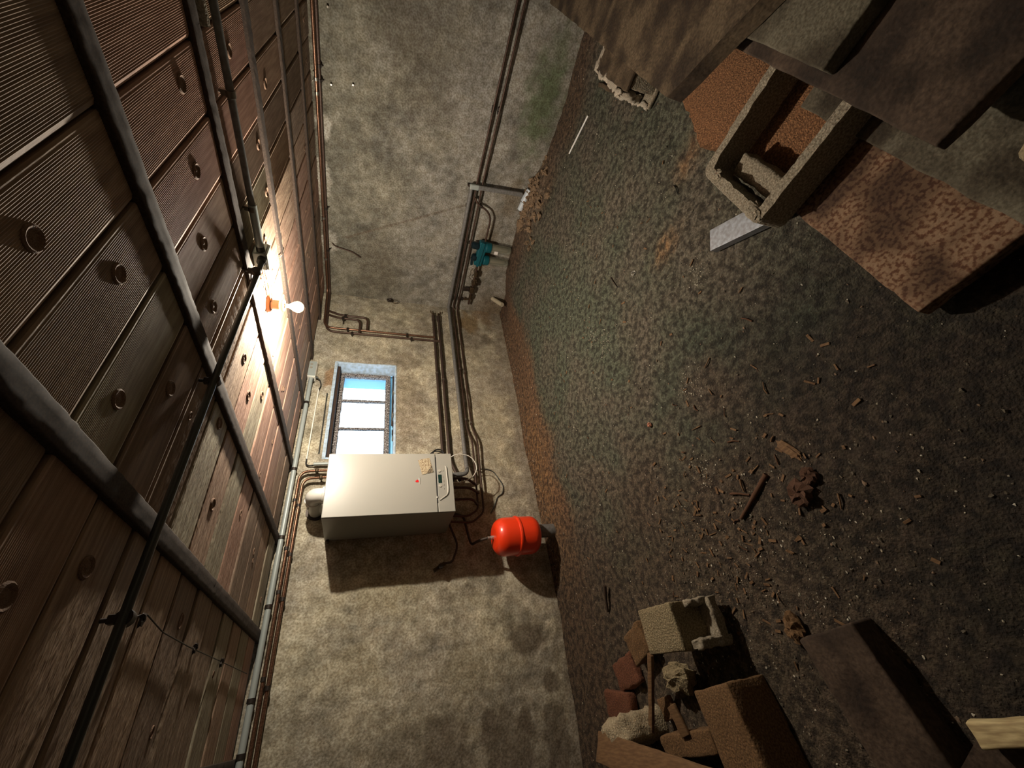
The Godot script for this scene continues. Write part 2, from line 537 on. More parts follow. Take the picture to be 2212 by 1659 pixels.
func back_tint(p: Vector3) -> Color:
	var v := Vector2(p.x, p.y)
	var n1 := noise(61, 1.5).get_noise_2dv(v)
	var n2 := noise(62, 6.0).get_noise_2dv(v)
	var c := Color(0.60, 0.56, 0.43).lerp(Color(0.51, 0.475, 0.39), clampf(0.5 + n1 * 1.6, 0.0, 1.0))
	var n3 := noise(65, 2.8).get_noise_2dv(v)
	var drip := noise(66, 1.0).get_noise_2d(p.x * 9.0, p.y * 1.6)
	c *= 1.0 + 0.38 * n2 + 0.40 * n3 + 0.35 * drip * smoothstep(-2.9, -3.5, p.x)
	var damp := Color(0.145, 0.112, 0.075)
	var pale := Color(0.47, 0.42, 0.29)
	c = stain(c, v, [
		[-3.90, 0.30, 0.08, 0.10, damp, 0.75, 0.25], [-4.20, 0.17, 0.06, 0.05, damp, 0.8, 0.25], [-4.50, 0.55, 0.16, 0.14, damp, 0.7, 0.3],
		[-4.50, 0.20, 0.16, 0.07, damp, 0.7, 0.3], [-4.36, 0.66, 0.05, 0.05, damp, 0.7, 0.3], [-4.38, 0.42, 0.05, 0.04, damp, 0.6, 0.3], [-4.45, 0.97, 0.16, 0.12, damp, 0.6, 0.4],
		[-3.55, 0.93, 0.05, 0.05, damp, 0.45, 0.4], [-3.52, 0.74, 0.05, 0.05, damp, 0.45, 0.4], [-0.55, 0.19, 0.07, 0.05, damp, 0.6, 0.3], [-0.50, 0.42, 0.25, 0.12, damp, 0.45, 0.6],
		[-3.49, 1.4, 0.10, 0.22, pale, 0.7, 0.8], [-3.9, 1.55, 0.12, 0.12, pale, 0.5, 0.8], [-4.05, 0.8, 0.12, 0.2, pale, 0.4, 0.8],
		[-1.06, 1.20, 0.12, 0.12, Color(0.22, 0.18, 0.13), 0.55, 0.4], [-1.7, 1.2, 0.4, 0.16, Color(0.24, 0.19, 0.13), 0.5, 0.7], [-0.45, 0.98, 0.12, 0.12, Color(0.22, 0.18, 0.13), 0.4, 0.5],
		[-0.28, 0.40, 0.16, 0.12, Color(0.34, 0.23, 0.10), 0.7, 0.6], [-0.10, 0.15, 0.18, 0.12, Color(0.28, 0.17, 0.08), 0.7, 0.7],
		[-1.40, 1.95, 0.16, 0.06, Color(0.34, 0.18, 0.07), 0.7, 0.5], [-1.55, 1.97, 0.05, 0.04, Color(0.6, 0.58, 0.5), 0.9, 0.3], [-3.7, 2.06, 0.12, 0.03, Color(0.6, 0.55, 0.42), 0.9, 0.3]])
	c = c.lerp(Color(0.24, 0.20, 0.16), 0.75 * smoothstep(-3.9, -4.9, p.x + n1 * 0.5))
	c = c.lerp(Color(0.40, 0.36, 0.30), 0.6 * smoothstep(0.12, 0.0, p.y + n2 * 0.1 - 0.02))
	return c

func side_tint(p: Vector3) -> Color:
	var v := Vector2(p.z, p.y)
	var n1 := noise(63, 1.4).get_noise_2dv(v)
	var n2 := noise(64, 7.0).get_noise_2dv(v)
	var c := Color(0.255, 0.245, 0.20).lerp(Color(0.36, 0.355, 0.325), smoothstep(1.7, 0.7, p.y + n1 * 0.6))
	var n3 := noise(67, 3.0).get_noise_2dv(v)
	c *= 1.0 + 0.38 * n2 + 0.45 * n3 + 0.40 * n1
	var pale := Color(0.42, 0.41, 0.37)
	var dark := Color(0.15, 0.13, 0.10)
	c = stain(c, v, [
		[2.18, 0.90, 0.07, 0.05, pale, 0.8, 0.5], [2.36, 1.04, 0.08, 0.10, pale, 0.45, 0.8], [2.52, 1.62, 0.12, 0.10, pale, 0.5, 0.9], [2.76, 1.35, 0.10, 0.12, pale, 0.45, 0.9], [1.23, 0.75, 0.35, 0.18, pale, 0.45, 0.9], [0.95, 1.3, 0.35, 0.2, pale, 0.35, 0.9],
		[1.88, 2.10, 0.08, 0.05, Color(0.58, 0.56, 0.5), 0.9, 0.3], [1.40, 2.13, 0.16, 0.05, Color(0.58, 0.56, 0.5), 0.9, 0.3], [0.69, 2.10, 0.10, 0.06, Color(0.58, 0.56, 0.5), 0.9, 0.3],
		[2.7, 1.25, 0.5, 0.45, Color(0.13, 0.115, 0.095), 0.55, 1.3], [2.35, 0.75, 0.4, 0.25, Color(0.36, 0.355, 0.34), 0.5, 1.0], [0.45, 1.55, 0.35, 0.25, dark, 0.5, 0.9], [2.26, 1.2, 0.14, 0.2, dark, 0.35, 0.9], [2.73, 1.5, 0.2, 0.2, dark, 0.35, 0.9], [0.90, 0.36, 0.35, 0.12, Color(0.26, 0.19, 0.11), 0.5, 0.9],
		[2.55, 0.20, 0.45, 0.16, Color(0.13, 0.18, 0.085), 0.8, 1.0], [2.39, 0.93, 0.012, 0.12, pale, 0.9, 0.4], [1.6, 0.24, 0.2, 0.08, Color(0.27, 0.22, 0.15), 0.6, 0.8]])
	var crack := absf(p.y - (1.042 + (1.26 - p.z) * 1.9)) / 2.1
	if p.z > 0.8 and p.z < 1.5: c = c.lerp(Color(0.17, 0.12, 0.08), 0.75 * smoothstep(0.022, 0.0, crack + absf(n2) * 0.012))
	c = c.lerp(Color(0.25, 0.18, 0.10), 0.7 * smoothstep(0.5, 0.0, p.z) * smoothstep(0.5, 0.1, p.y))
	return c

func build_walls() -> void:
	var cell := 0.02
	# back wall: a bumpy plaster skin with the window opening left out, on a thick core
	var nu := 290
	var nv := 120
	var hole := func(i, j):
		var x: float = -5.8 + (i + 0.5) * cell
		var y: float = -0.2 + (j + 0.5) * cell
		return x > -2.32 and x < -1.14 and y > 1.32 and y < 1.94
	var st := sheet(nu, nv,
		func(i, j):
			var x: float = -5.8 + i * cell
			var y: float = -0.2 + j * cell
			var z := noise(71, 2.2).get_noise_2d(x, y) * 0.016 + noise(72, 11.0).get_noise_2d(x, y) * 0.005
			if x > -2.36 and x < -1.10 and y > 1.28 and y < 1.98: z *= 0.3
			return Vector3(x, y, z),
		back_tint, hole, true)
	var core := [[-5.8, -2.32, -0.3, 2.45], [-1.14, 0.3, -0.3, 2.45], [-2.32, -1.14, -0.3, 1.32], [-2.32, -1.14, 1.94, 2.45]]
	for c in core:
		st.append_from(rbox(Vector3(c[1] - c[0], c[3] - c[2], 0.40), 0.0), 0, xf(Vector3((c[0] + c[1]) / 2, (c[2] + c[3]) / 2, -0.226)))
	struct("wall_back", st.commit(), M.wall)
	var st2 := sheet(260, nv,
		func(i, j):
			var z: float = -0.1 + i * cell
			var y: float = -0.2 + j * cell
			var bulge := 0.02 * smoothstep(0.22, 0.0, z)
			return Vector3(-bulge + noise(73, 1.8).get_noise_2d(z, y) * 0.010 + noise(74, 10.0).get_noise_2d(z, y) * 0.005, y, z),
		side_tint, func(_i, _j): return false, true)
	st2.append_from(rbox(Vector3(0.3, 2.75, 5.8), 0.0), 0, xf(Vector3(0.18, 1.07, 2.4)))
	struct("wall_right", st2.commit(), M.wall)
	struct("wall_left", rbox(Vector3(0.3, 2.75, 5.8), 0.0), M.plain_wall).position = Vector3(-5.9, 1.07, 2.4)
	struct("wall_front", rbox(Vector3(6.4, 2.75, 0.3), 0.0), M.plain_wall).position = Vector3(-2.8, 1.07, 5.15)

func build_window() -> void:
	var w := base("window_1", Vector3(-1.73, 1.33, -0.15))
	w.set_meta("kind", "structure")
	w.set_meta("label", "small three-pane cellar window with flaking frame beside the boiler")
	var o := -w.position
	# painted reveal, deeper outside than inside
	obj("jamb", rbox(Vector3(0.02, 0.62, 0.15), 0.004, Vector3i(1, 12, 4), 0.002, 9.0, 4), M.reveal, w, xf(o + Vector3(-1.155, 1.63, -0.073), Vector3(0, 13, 0)))
	obj("jamb", rbox(Vector3(0.02, 0.62, 0.15), 0.004, Vector3i(1, 12, 4), 0.002, 9.0, 4), M.reveal, w, xf(o + Vector3(-2.31, 1.63, -0.075)))
	obj("sill", rbox(Vector3(1.18, 0.02, 0.15), 0.004, Vector3i(16, 1, 4), 0.002, 9.0, 6), M.reveal, w, xf(o + Vector3(-1.73, 1.325, -0.07)))
	obj("lintel", rbox(Vector3(1.18, 0.03, 0.15), 0.004), M.reveal, w, xf(o + Vector3(-1.73, 1.935, -0.07)))
	obj("head_board", rbox(Vector3(1.12, 0.03, 0.12), 0.003), M.dark_wood, w, xf(o + Vector3(-1.735, 1.908, -0.092)))
	for e in [[-1.73, 1.875, 1.10, 0.05], [-1.73, 1.395, 1.10, 0.05]]:
		obj("frame_rail", rbox(Vector3(e[2], e[3], 0.05), 0.005, Vector3i(30, 1, 1), 0.003, 30.0, 8), M.old_paint, w, xf(o + Vector3(e[0], e[1], -0.16)))
	for x in [-1.195, -2.255]:
		obj("frame_stile", rbox(Vector3(0.045, 0.5, 0.05), 0.005, Vector3i(1, 14, 1), 0.003, 30.0, 9), M.old_paint, w, xf(o + Vector3(x, 1.635, -0.16)))
	for x in [-1.545, -1.893]:
		obj("glazing_bar", rbox(Vector3(0.022, 0.44, 0.035), 0.004, Vector3i(1, 14, 1), 0.002, 40.0, 10), M.old_paint, w, xf(o + Vector3(x, 1.635, -0.16)))
	for x in [-1.377, -1.72, -2.065]:
		obj("pane", rbox(Vector3(0.335, 0.44, 0.004), 0.0), M.glass, w, xf(o + Vector3(x, 1.635, -0.162)))
	# the outer reveal, painted light blue
	obj("outer_reveal", join([[rbox(Vector3(0.03, 0.62, 0.22), 0.002), xf(Vector3(-1.155, 1.63, -0.30))], [rbox(Vector3(0.03, 0.62, 0.22), 0.002), xf(Vector3(-2.305, 1.63, -0.30))],
		[rbox(Vector3(1.16, 0.10, 0.22), 0.002), xf(Vector3(-1.73, 1.345, -0.30))], [rbox(Vector3(1.16, 0.03, 0.22), 0.002), xf(Vector3(-1.73, 1.93, -0.30))]]), M.sky_paint, w, xf(o))
	# bits left lying on the inner sill
	var d := thing("curtain_rod", "dark metal rod lying along the window sill", "rod", Vector3(-1.6, 1.345, -0.075))
	obj("rod", tube([Vector3(0.36, 0.0, 0.0), Vector3(-0.3, 0.004, 0.006)], 0.008, 0.0, 8), M.dark_steel, d)
	for i in 7:
		tag(obj("paint_flake", lump(Vector3(0.05 + 0.02 * (i % 3), 0.012, 0.045), 0.5, 80 + i, 6), M.dark_wood if i % 3 else M.concrete, self, xf(Vector3(-1.50 - i * 0.095, 1.342, -0.05 - 0.02 * (i % 3)))), "dark crumb of rotten timber on the window sill", "debris", "crumbs on the window sill")

func tile_mesh(len: float, ribs: int, amp: float) -> ArrayMesh:
	var wdt := ROW - 0.010
	var prof := [Vector2(-wdt / 2, 0.030), Vector2(-wdt / 2, 0.005), Vector2(-wdt / 2 + 0.013, 0.0)]
	for i in ribs:
		var a := -wdt / 2 + 0.012 + (wdt - 0.024) * (i + 0.35) / ribs
		var b := -wdt / 2 + 0.012 + (wdt - 0.024) * (i + 0.85) / ribs
		prof.append(Vector2(a, -amp))
		prof.append(Vector2(b, amp))
	prof.append_array([Vector2(wdt / 2 - 0.006, 0.0), Vector2(wdt / 2, 0.003), Vector2(wdt / 2, 0.030)])
	var st := begin()
	st.set_smooth_group(-1)
	for k in prof.size() - 1:
		var a: Vector2 = prof[k]
		var b: Vector2 = prof[k + 1]
		var q := [Vector3(-len / 2, a.y, a.x), Vector3(-len / 2, b.y, b.x), Vector3(len / 2, b.y, b.x), Vector3(len / 2, a.y, a.x)]
		q.reverse()
		for i in [0, 1, 2, 0, 2, 3]: st.add_vertex(q[i])
	st.generate_normals()
	return st.commit()

func build_ceiling() -> void:
	var c := base("ceiling", Vector3(-2.8, CEIL, 2.4))
	c.set_meta("kind", "structure")
	c.set_meta("label", "low ceiling of hollow clay tiles between narrow concrete joists")
	var o := -c.position
	obj("slab", rbox(Vector3(6.4, 0.16, 5.9), 0.0), M.slab_over, c, xf(o + Vector3(-2.8, CEIL + 0.11, 2.4)))
	var jm := rbox(Vector3(0.072, 0.034, 5.3), 0.005, Vector3i(3, 1, 260), 0.0013, 40.0, 15)
	var edges := []
	for k in range(-4, 5):
		var right := -2.982 + PITCH * k
		if right > -0.1 or right < -5.6: continue
		edges.append(right)
		obj("joist", jm, M.joist, c, xf(o + Vector3(right - 0.036, CEIL + 0.001, 2.46)))
	edges.sort()
	# the tiles hang between the joists, one row behind another
	var bays := []
	for i in edges.size():
		var x1: float = edges[i + 1] - 0.07 if i + 1 < edges.size() else 0.02
		bays.append([edges[i] - 0.002, x1])
	bays.insert(0, [-5.8, edges[0] - 0.07])
	var meshes := {}
	var marks := [Vector2(-3.42, 2.829), Vector2(-3.25, 2.625), Vector2(-2.58, 2.858), Vector2(-2.65, 2.62), Vector2(-2.747, 2.395), Vector2(-2.828, 2.159), Vector2(-3.475, 2.395), Vector2(-3.281, 2.196), Vector2(-3.104, 1.729), Vector2(-2.70, 1.711), Vector2(-2.77, 1.495), Vector2(-3.833, 2.197), Vector2(-3.946, 2.41), Vector2(-1.823, 2.142), Vector2(-2.02, 1.958), Vector2(-2.042, 2.83), Vector2(-1.555, 2.591), Vector2(-1.842, 2.40), Vector2(-3.386, 1.522), Vector2(-2.594, 1.267)]
	var plug := lathe([Vector2(0.029, 0.004), Vector2(0.028, -0.003), Vector2(0.024, -0.006), Vector2(0.020, -0.004), Vector2(0.017, -0.001), Vector2(0.006, -0.001), Vector2(0.003, -0.003), Vector2(0.0, -0.003)], 16)
	rng.seed = 5
	for b in bays.size():
		var x0: float = bays[b][0]
		var x1: float = bays[b][1]
		var len := x1 - x0 - 0.004
		for r in range(-11, 12):
			var zc := 2.273 + ROW * (r + 0.5)
			if zc < -0.04 or zc > 4.9: continue
			var ribbed := zc > 1.85 and x0 > -3.7 and x0 < -2.5 or zc > 2.15 and x0 > -2.5 and x0 < -1.4 or zc > 2.3 and x0 > -4.3 and x0 < -1.0 or zc > 3.0
			var faint := not ribbed and zc > 1.5 and x0 > -3.62 and x0 < -2.0
			var key := "%.3f_%d" % [len, 2 if ribbed else (1 if faint else 0)]
			if not meshes.has(key): meshes[key] = tile_mesh(len, 34 if ribbed else (30 if faint else 4), 0.0006 if ribbed else (0.0003 if faint else 0.0001))
			var pick := rng.randi() % 6
			if x0 > -3.1 and zc < 1.7: pick = [3, 1, 3, 3, 1, 5][pick]  # pinker tile tones by the window, with its daylight tint put into the colour
			if x0 > -3.7 and x0 < -2.9 and absf(zc - 1.28) < 0.12: pick = 4
			var at := Vector3((x0 + x1) / 2, CEIL + rng.randf_range(-0.004, 0.003), zc)
			var t := obj("hollow_tile", meshes[key], M.tiles[pick], c, xf(o + at, Vector3(rng.randf_range(-0.5, 0.5), 0, rng.randf_range(-0.1, 0.1))))
			var placed := false
			for m in marks:
				if m.x > x0 and m.x < x1 and absf(m.y - zc) < ROW / 2 - 0.02:
					obj("plug", plug, M.plug, t, xf(Vector3(m.x - at.x, 0, m.y - at.z)))
					placed = true
			if not placed and rng.randf() < 0.5 and zc < 3.2:
				for k in rng.randi_range(1, 2):
					var s := rng.randf_range(0.35, 0.8)
					obj("plug", plug, M.plug, t, Transform3D(Basis.from_scale(Vector3(s * 1.3, 0.6, s * 0.8)), Vector3(rng.randf_range(-0.4, 0.4) * len, 0, rng.randf_range(-0.3, 0.3) * ROW)))

# ---------------------------------------------------------------- the lamp
func build_lamp() -> void:
	var b := Vector3(BULB.x, CEIL, BULB.z)
	var h := thing("lamp_holder", "brown lamp holder with white ring screwed to the ceiling", "lamp holder", b)
	obj("base", lathe([Vector2(0.0, -0.016), Vector2(0.042, -0.016), Vector2(0.048, -0.010), Vector2(0.050, 0.004), Vector2(0.0, 0.004)].map(func(p): return p), 24), M.bakelite, h)
	obj("socket", lathe([Vector2(0.0, -0.075), Vector2(0.026, -0.075), Vector2(0.027, -0.05), Vector2(0.030, -0.014), Vector2(0.0, -0.014)], 24), M.bakelite, h)
	obj("ring", lathe([Vector2(0.020, -0.088), Vector2(0.033, -0.088), Vector2(0.036, -0.082), Vector2(0.036, -0.066), Vector2(0.033, -0.062), Vector2(0.024, -0.062)], 24), M.porcelain, h)
	var l := thing("light_bulb", "lit pear-shaped bulb hanging down from the lamp holder", "light bulb", Vector3(BULB.x, BULB.y - 0.045, BULB.z))
	obj("cap", lathe([Vector2(0.0, 0.068), Vector2(0.0135, 0.068), Vector2(0.0135, 0.092), Vector2(0.0, 0.094)], 16), M.silver, l)
	var prof := []
	for i in 17:
		var t := i / 16.0
		var y := -0.0
		var r := 0.0
		if t < 0.6:
			var a := lerpf(-PI / 2, 0.55, t / 0.6)
			r = 0.030 * cos(a)
			y = 0.031 + 0.030 * sin(a)
		else:
			var u := (t - 0.6) / 0.4
			r = lerpf(0.0256, 0.0135, smoothstep(0.0, 1.0, u))
			y = lerpf(0.0467, 0.069, u)
		prof.append(Vector2(maxf(r, 0.0), y))
	obj("glass", lathe(prof.map(func(p): return Vector2(p.x * 1.15, 0.069 + (p.y - 0.069) * 1.15)), 24), M.lit_bulb, l)
	var o := OmniLight3D.new()
	o.name = "bulb_light"
	o.light_color = Color(1.0, 0.95, 0.87)
	o.light_energy = 4.0
	o.light_size = 0.025
	o.omni_range = 12.0
	o.omni_attenuation = 2.0
	o.shadow_enabled = true
	add_child(o)
	o.position = Vector3(BULB.x, BULB.y - 0.012, BULB.z)

# ---------------------------------------------------------------- boiler
func build_boiler() -> void:
	var z1 := 0.485
	var b := thing("wall_boiler", "white wall-hung boiler with small screen, mounted on the back wall", "boiler", Vector3(-2.797, 0.89, 0.0))
	# local: x -0.256 .. 0.256, y 0 .. 0.955, z 0.02 .. 0.485
	obj("casing", rbox(Vector3(0.512, 0.955, 0.455), 0.006), M.white, b, xf(Vector3(0, 0.4775, 0.2455)))
	obj("front_cover", rbox(Vector3(0.512, 0.817, 0.012), 0.005), M.white, b, xf(Vector3(0, 0.5465, z1 - 0.006)))
	var bc := obj("bottom_cover", rbox(Vector3(0.512, 0.132, 0.012), 0.005), M.white, b, xf(Vector3(0, 0.066, z1 - 0.006)))
	var off := -bc.position
	obj("seam", rbox(Vector3(0.40, 0.010, 0.004), 0.001), M.seam, b, xf(Vector3(0.02, 0.136, z1 - 0.001)))
	obj("latch", rbox(Vector3(0.018, 0.012, 0.006), 0.002), M.silver, b, xf(Vector3(-0.135, 0.136, z1 + 0.001)))
	obj("screen", rbox(Vector3(0.074, 0.030, 0.004), 0.0015), M.lcd, bc, xf(off + Vector3(0.022, 0.108, z1 + 0.001)))
	for x in [0.092, -0.040]:
		obj("dial", lathe([Vector2(0.0, 0.005), Vector2(0.011, 0.005), Vector2(0.0125, 0.003), Vector2(0.0125, 0.0), Vector2(0.0, 0.0)].map(func(p): return Vector2(p.x, p.y)), 20), M.trim, bc, xf(off + Vector3(x, 0.108, z1), Vector3(90, 0, 0)))
	for i in 5:
		obj("button", rbox(Vector3([0.010, 0.020, 0.020, 0.012, 0.008][i], 0.005, 0.003), 0.001), M.grey_ink, bc, xf(off + Vector3([0.095, 0.036, 0.002, -0.03, -0.065][i], 0.078, z1 + 0.001)))
	obj("handle_rim", tube([Vector3(0.135, 0.060, z1 + 0.002), Vector3(0.125, 0.052, z1 + 0.004), Vector3(-0.065, 0.046, z1 + 0.004), Vector3(-0.115, 0.052, z1 + 0.003), Vector3(-0.16, 0.118, z1 + 0.0)], 0.006, 0.03, 10), M.trim, bc, xf(off))
	# the maker's mark: a red flame over a silver bar
	var fl := []
	for i in 16:
		var a := TAU * i / 16
		fl.append(Vector2(cos(a) * 0.011 * (1.0 + 0.25 * cos(3.0 * a)), sin(a) * 0.013 * (1.0 + 0.2 * sin(3.0 * a))))
	obj("badge", prism(fl, 0.0, 0.002), M.red_ink, b, xf(Vector3(0.005, 0.289, z1), Vector3(90, 0, 0)))
	obj("badge_bar", rbox(Vector3(0.052, 0.009, 0.003), 0.001), M.silver, b, xf(Vector3(0.008, 0.270, z1 + 0.001)))
	for s in [-1.0, 1.0]:
		obj("bracket", rbox(Vector3(0.02, 0.02, 0.06), 0.003), M.dark_steel, b, xf(Vector3(0.262 * s, 0.93, 0.02)))
	# the leaflet stuck to the front
	var im := Image.create(96, 128, false, Image.FORMAT_RGB8)
	rng.seed = 31
	im.fill(Color(0.74, 0.69, 0.58))
	var nz := noise(91, 0.06)
	for y in 128:
		for x in 96:
			var v := nz.get_noise_2d(x, y)
			if v > 0.12: im.set_pixel(x, y, Color(0.50, 0.42, 0.32))
			elif v < -0.22: im.set_pixel(x, y, Color(0.62, 0.56, 0.45))
			if x + y < 60 and nz.get_noise_2d(x * 2.2, y * 2.2 + 40) > -0.02: im.set_pixel(x, y, Color(0.12, 0.10, 0.08))
	var pm := StandardMaterial3D.new()
	pm.albedo_texture = ImageTexture.create_from_image(im)
	pm.roughness = 0.6
	var pst := begin()
	var c := [[Vector2(-0.068, 0.048), Vector2(0, 1)], [Vector2(0.068, 0.048), Vector2(0, 0)], [Vector2(0.068, -0.048), Vector2(1, 0)], [Vector2(-0.068, -0.048), Vector2(1, 1)]]
	for k in [0, 1, 2, 0, 2, 3]:
		pst.set_normal(Vector3(0, 0, 1))
		pst.set_uv(c[k][1])
		pst.add_vertex(Vector3(c[k][0].x, c[k][0].y, 0.0015))
	pst.append_from(rbox(Vector3(0.134, 0.095, 0.0012), 0.0), 0, Transform3D())
	tag(obj("leaflet", pst.commit(), pm, self, xf(Vector3(-2.66, 1.108, z1 + 0.0015), Vector3(0, 0, 193))), "crumpled brown printed leaflet stuck on the boiler front", "leaflet")

func build_flue() -> void:
	var f := thing("flue_pipe", "white flue elbow on top of the boiler going into the wall", "flue", Vector3(-2.80, 1.845, 0.30))
	obj("elbow", tube([Vector3(0, 0.0, 0.0), Vector3(0, 0.095, 0.0), Vector3(0, 0.095, -0.12)], 0.056, 0.085, 24), M.flue, f)
	obj("collar", lathe([Vector2(0.05, 0.0), Vector2(0.066, 0.0), Vector2(0.068, 0.012), Vector2(0.066, 0.028), Vector2(0.056, 0.030)], 24), M.flue, f)
	obj("pipe", tube([Vector3(0, 0.095, -0.10), Vector3(-0.005, 0.09, -0.33)], 0.054, 0.0, 24), M.flue, f)
	obj("coupling", tube([Vector3(0, 0.095, -0.075), Vector3(0, 0.094, -0.115)], 0.062, 0.0, 24), M.flue, f)
	for a in [30.0, 150.0]:
		obj("clip", rbox(Vector3(0.016, 0.012, 0.03), 0.003), M.flue, f, Transform3D(Basis.from_euler(Vector3(0, 0, deg_to_rad(a))), Vector3(0, 0.095, -0.095)) * xf(Vector3(0.066, 0, 0)))
	obj("wall_plate", tube([Vector3(-0.005, 0.09, -0.285), Vector3(-0.005, 0.09, -0.297)], 0.075, 0.0, 24), M.dark_clip, f)

func build_vessel() -> void:
	var p := on_floor(-3.205, 0.27)
	var s := thing("pipe_stub", "short grey drain pipe standing on the floor beneath the red tank", "pipe", Vector3(-3.17, p.y - 0.01, 0.24))
	var top := 0.165 - p.y
	obj("pipe", lathe([Vector2(0.0, 0.0), Vector2(0.055, 0.0), Vector2(0.055, top - 0.03), Vector2(0.062, top - 0.028), Vector2(0.062, top), Vector2(0.0, top)], 24), M.grey_pipe, s)
	var v := thing("expansion_vessel", "red round expansion tank below the boiler", "tank", Vector3(-3.205, 0.158, 0.27))
	var prof := []
	for i in 9:
		var a := lerpf(-PI / 2, 0, i / 8.0)
		prof.append(Vector2(0.085 + 0.067 * cos(a), 0.075 + 0.075 * sin(a)))
	prof.insert(0, Vector2(0.0, 0.0))
	prof.append(Vector2(0.152, 0.19))
	for i in 9:
		var a := lerpf(0, PI / 2, i / 8.0)
		prof.append(Vector2(0.070 + 0.082 * cos(a), 0.295 + 0.095 * sin(a)))
	prof.append(Vector2(0.0, 0.39))
	obj("shell", lathe(prof, 40), M.red, v)
	obj("flange", lathe([Vector2(0.150, 0.178), Vector2(0.158, 0.180), Vector2(0.161, 0.186), Vector2(0.161, 0.196), Vector2(0.158, 0.202), Vector2(0.150, 0.204)], 40), M.red, v)
	obj("nozzle", lathe([Vector2(0.0, 0.385), Vector2(0.016, 0.385), Vector2(0.016, 0.41), Vector2(0.011, 0.412), Vector2(0.011, 0.44), Vector2(0.0, 0.44)], 16), M.silver, v)
	obj("rating_plate", rbox(Vector3(0.05, 0.03, 0.002), 0.0005), M.grey_ink, v, xf(Vector3(-0.085, 0.34, 0.085), Vector3(-40, -45, 0)))

# ---------------------------------------------------------------- pipes
func clip(parent: Node3D, at: Vector3, wall: Vector3, r: float, m: Material) -> void:
	# a ring round the pipe on a stud that goes to the wall
	var w := wall - at
	obj("clip", join([[tube([at - w.cross(Vector3.UP if absf(w.y) < absf(w.x) + absf(w.z) else Vector3.RIGHT).normalized() * 0.012, at + w.cross(Vector3.UP if absf(w.y) < absf(w.x) + absf(w.z) else Vector3.RIGHT).normalized() * 0.012], r + 0.005, 0.0, 12), Transform3D()], [tube([at, wall], 0.006, 0.0, 8), Transform3D()], [rbox(Vector3(0.022, 0.022, 0.022), 0.003), xf(at + w.normalized() * (r + 0.008))]]), m, parent)

func pipe(called: String, label: String, pts: Array, r: float, rad: float, m: Material, group := "") -> Node3D:
	var t := thing(called, label, "pipe", pts[0], 0.0, group)
	var loc := pts.map(func(p): return p - pts[0])
	obj("tube", tube(loc, r, rad, 14), m, t)
	return t

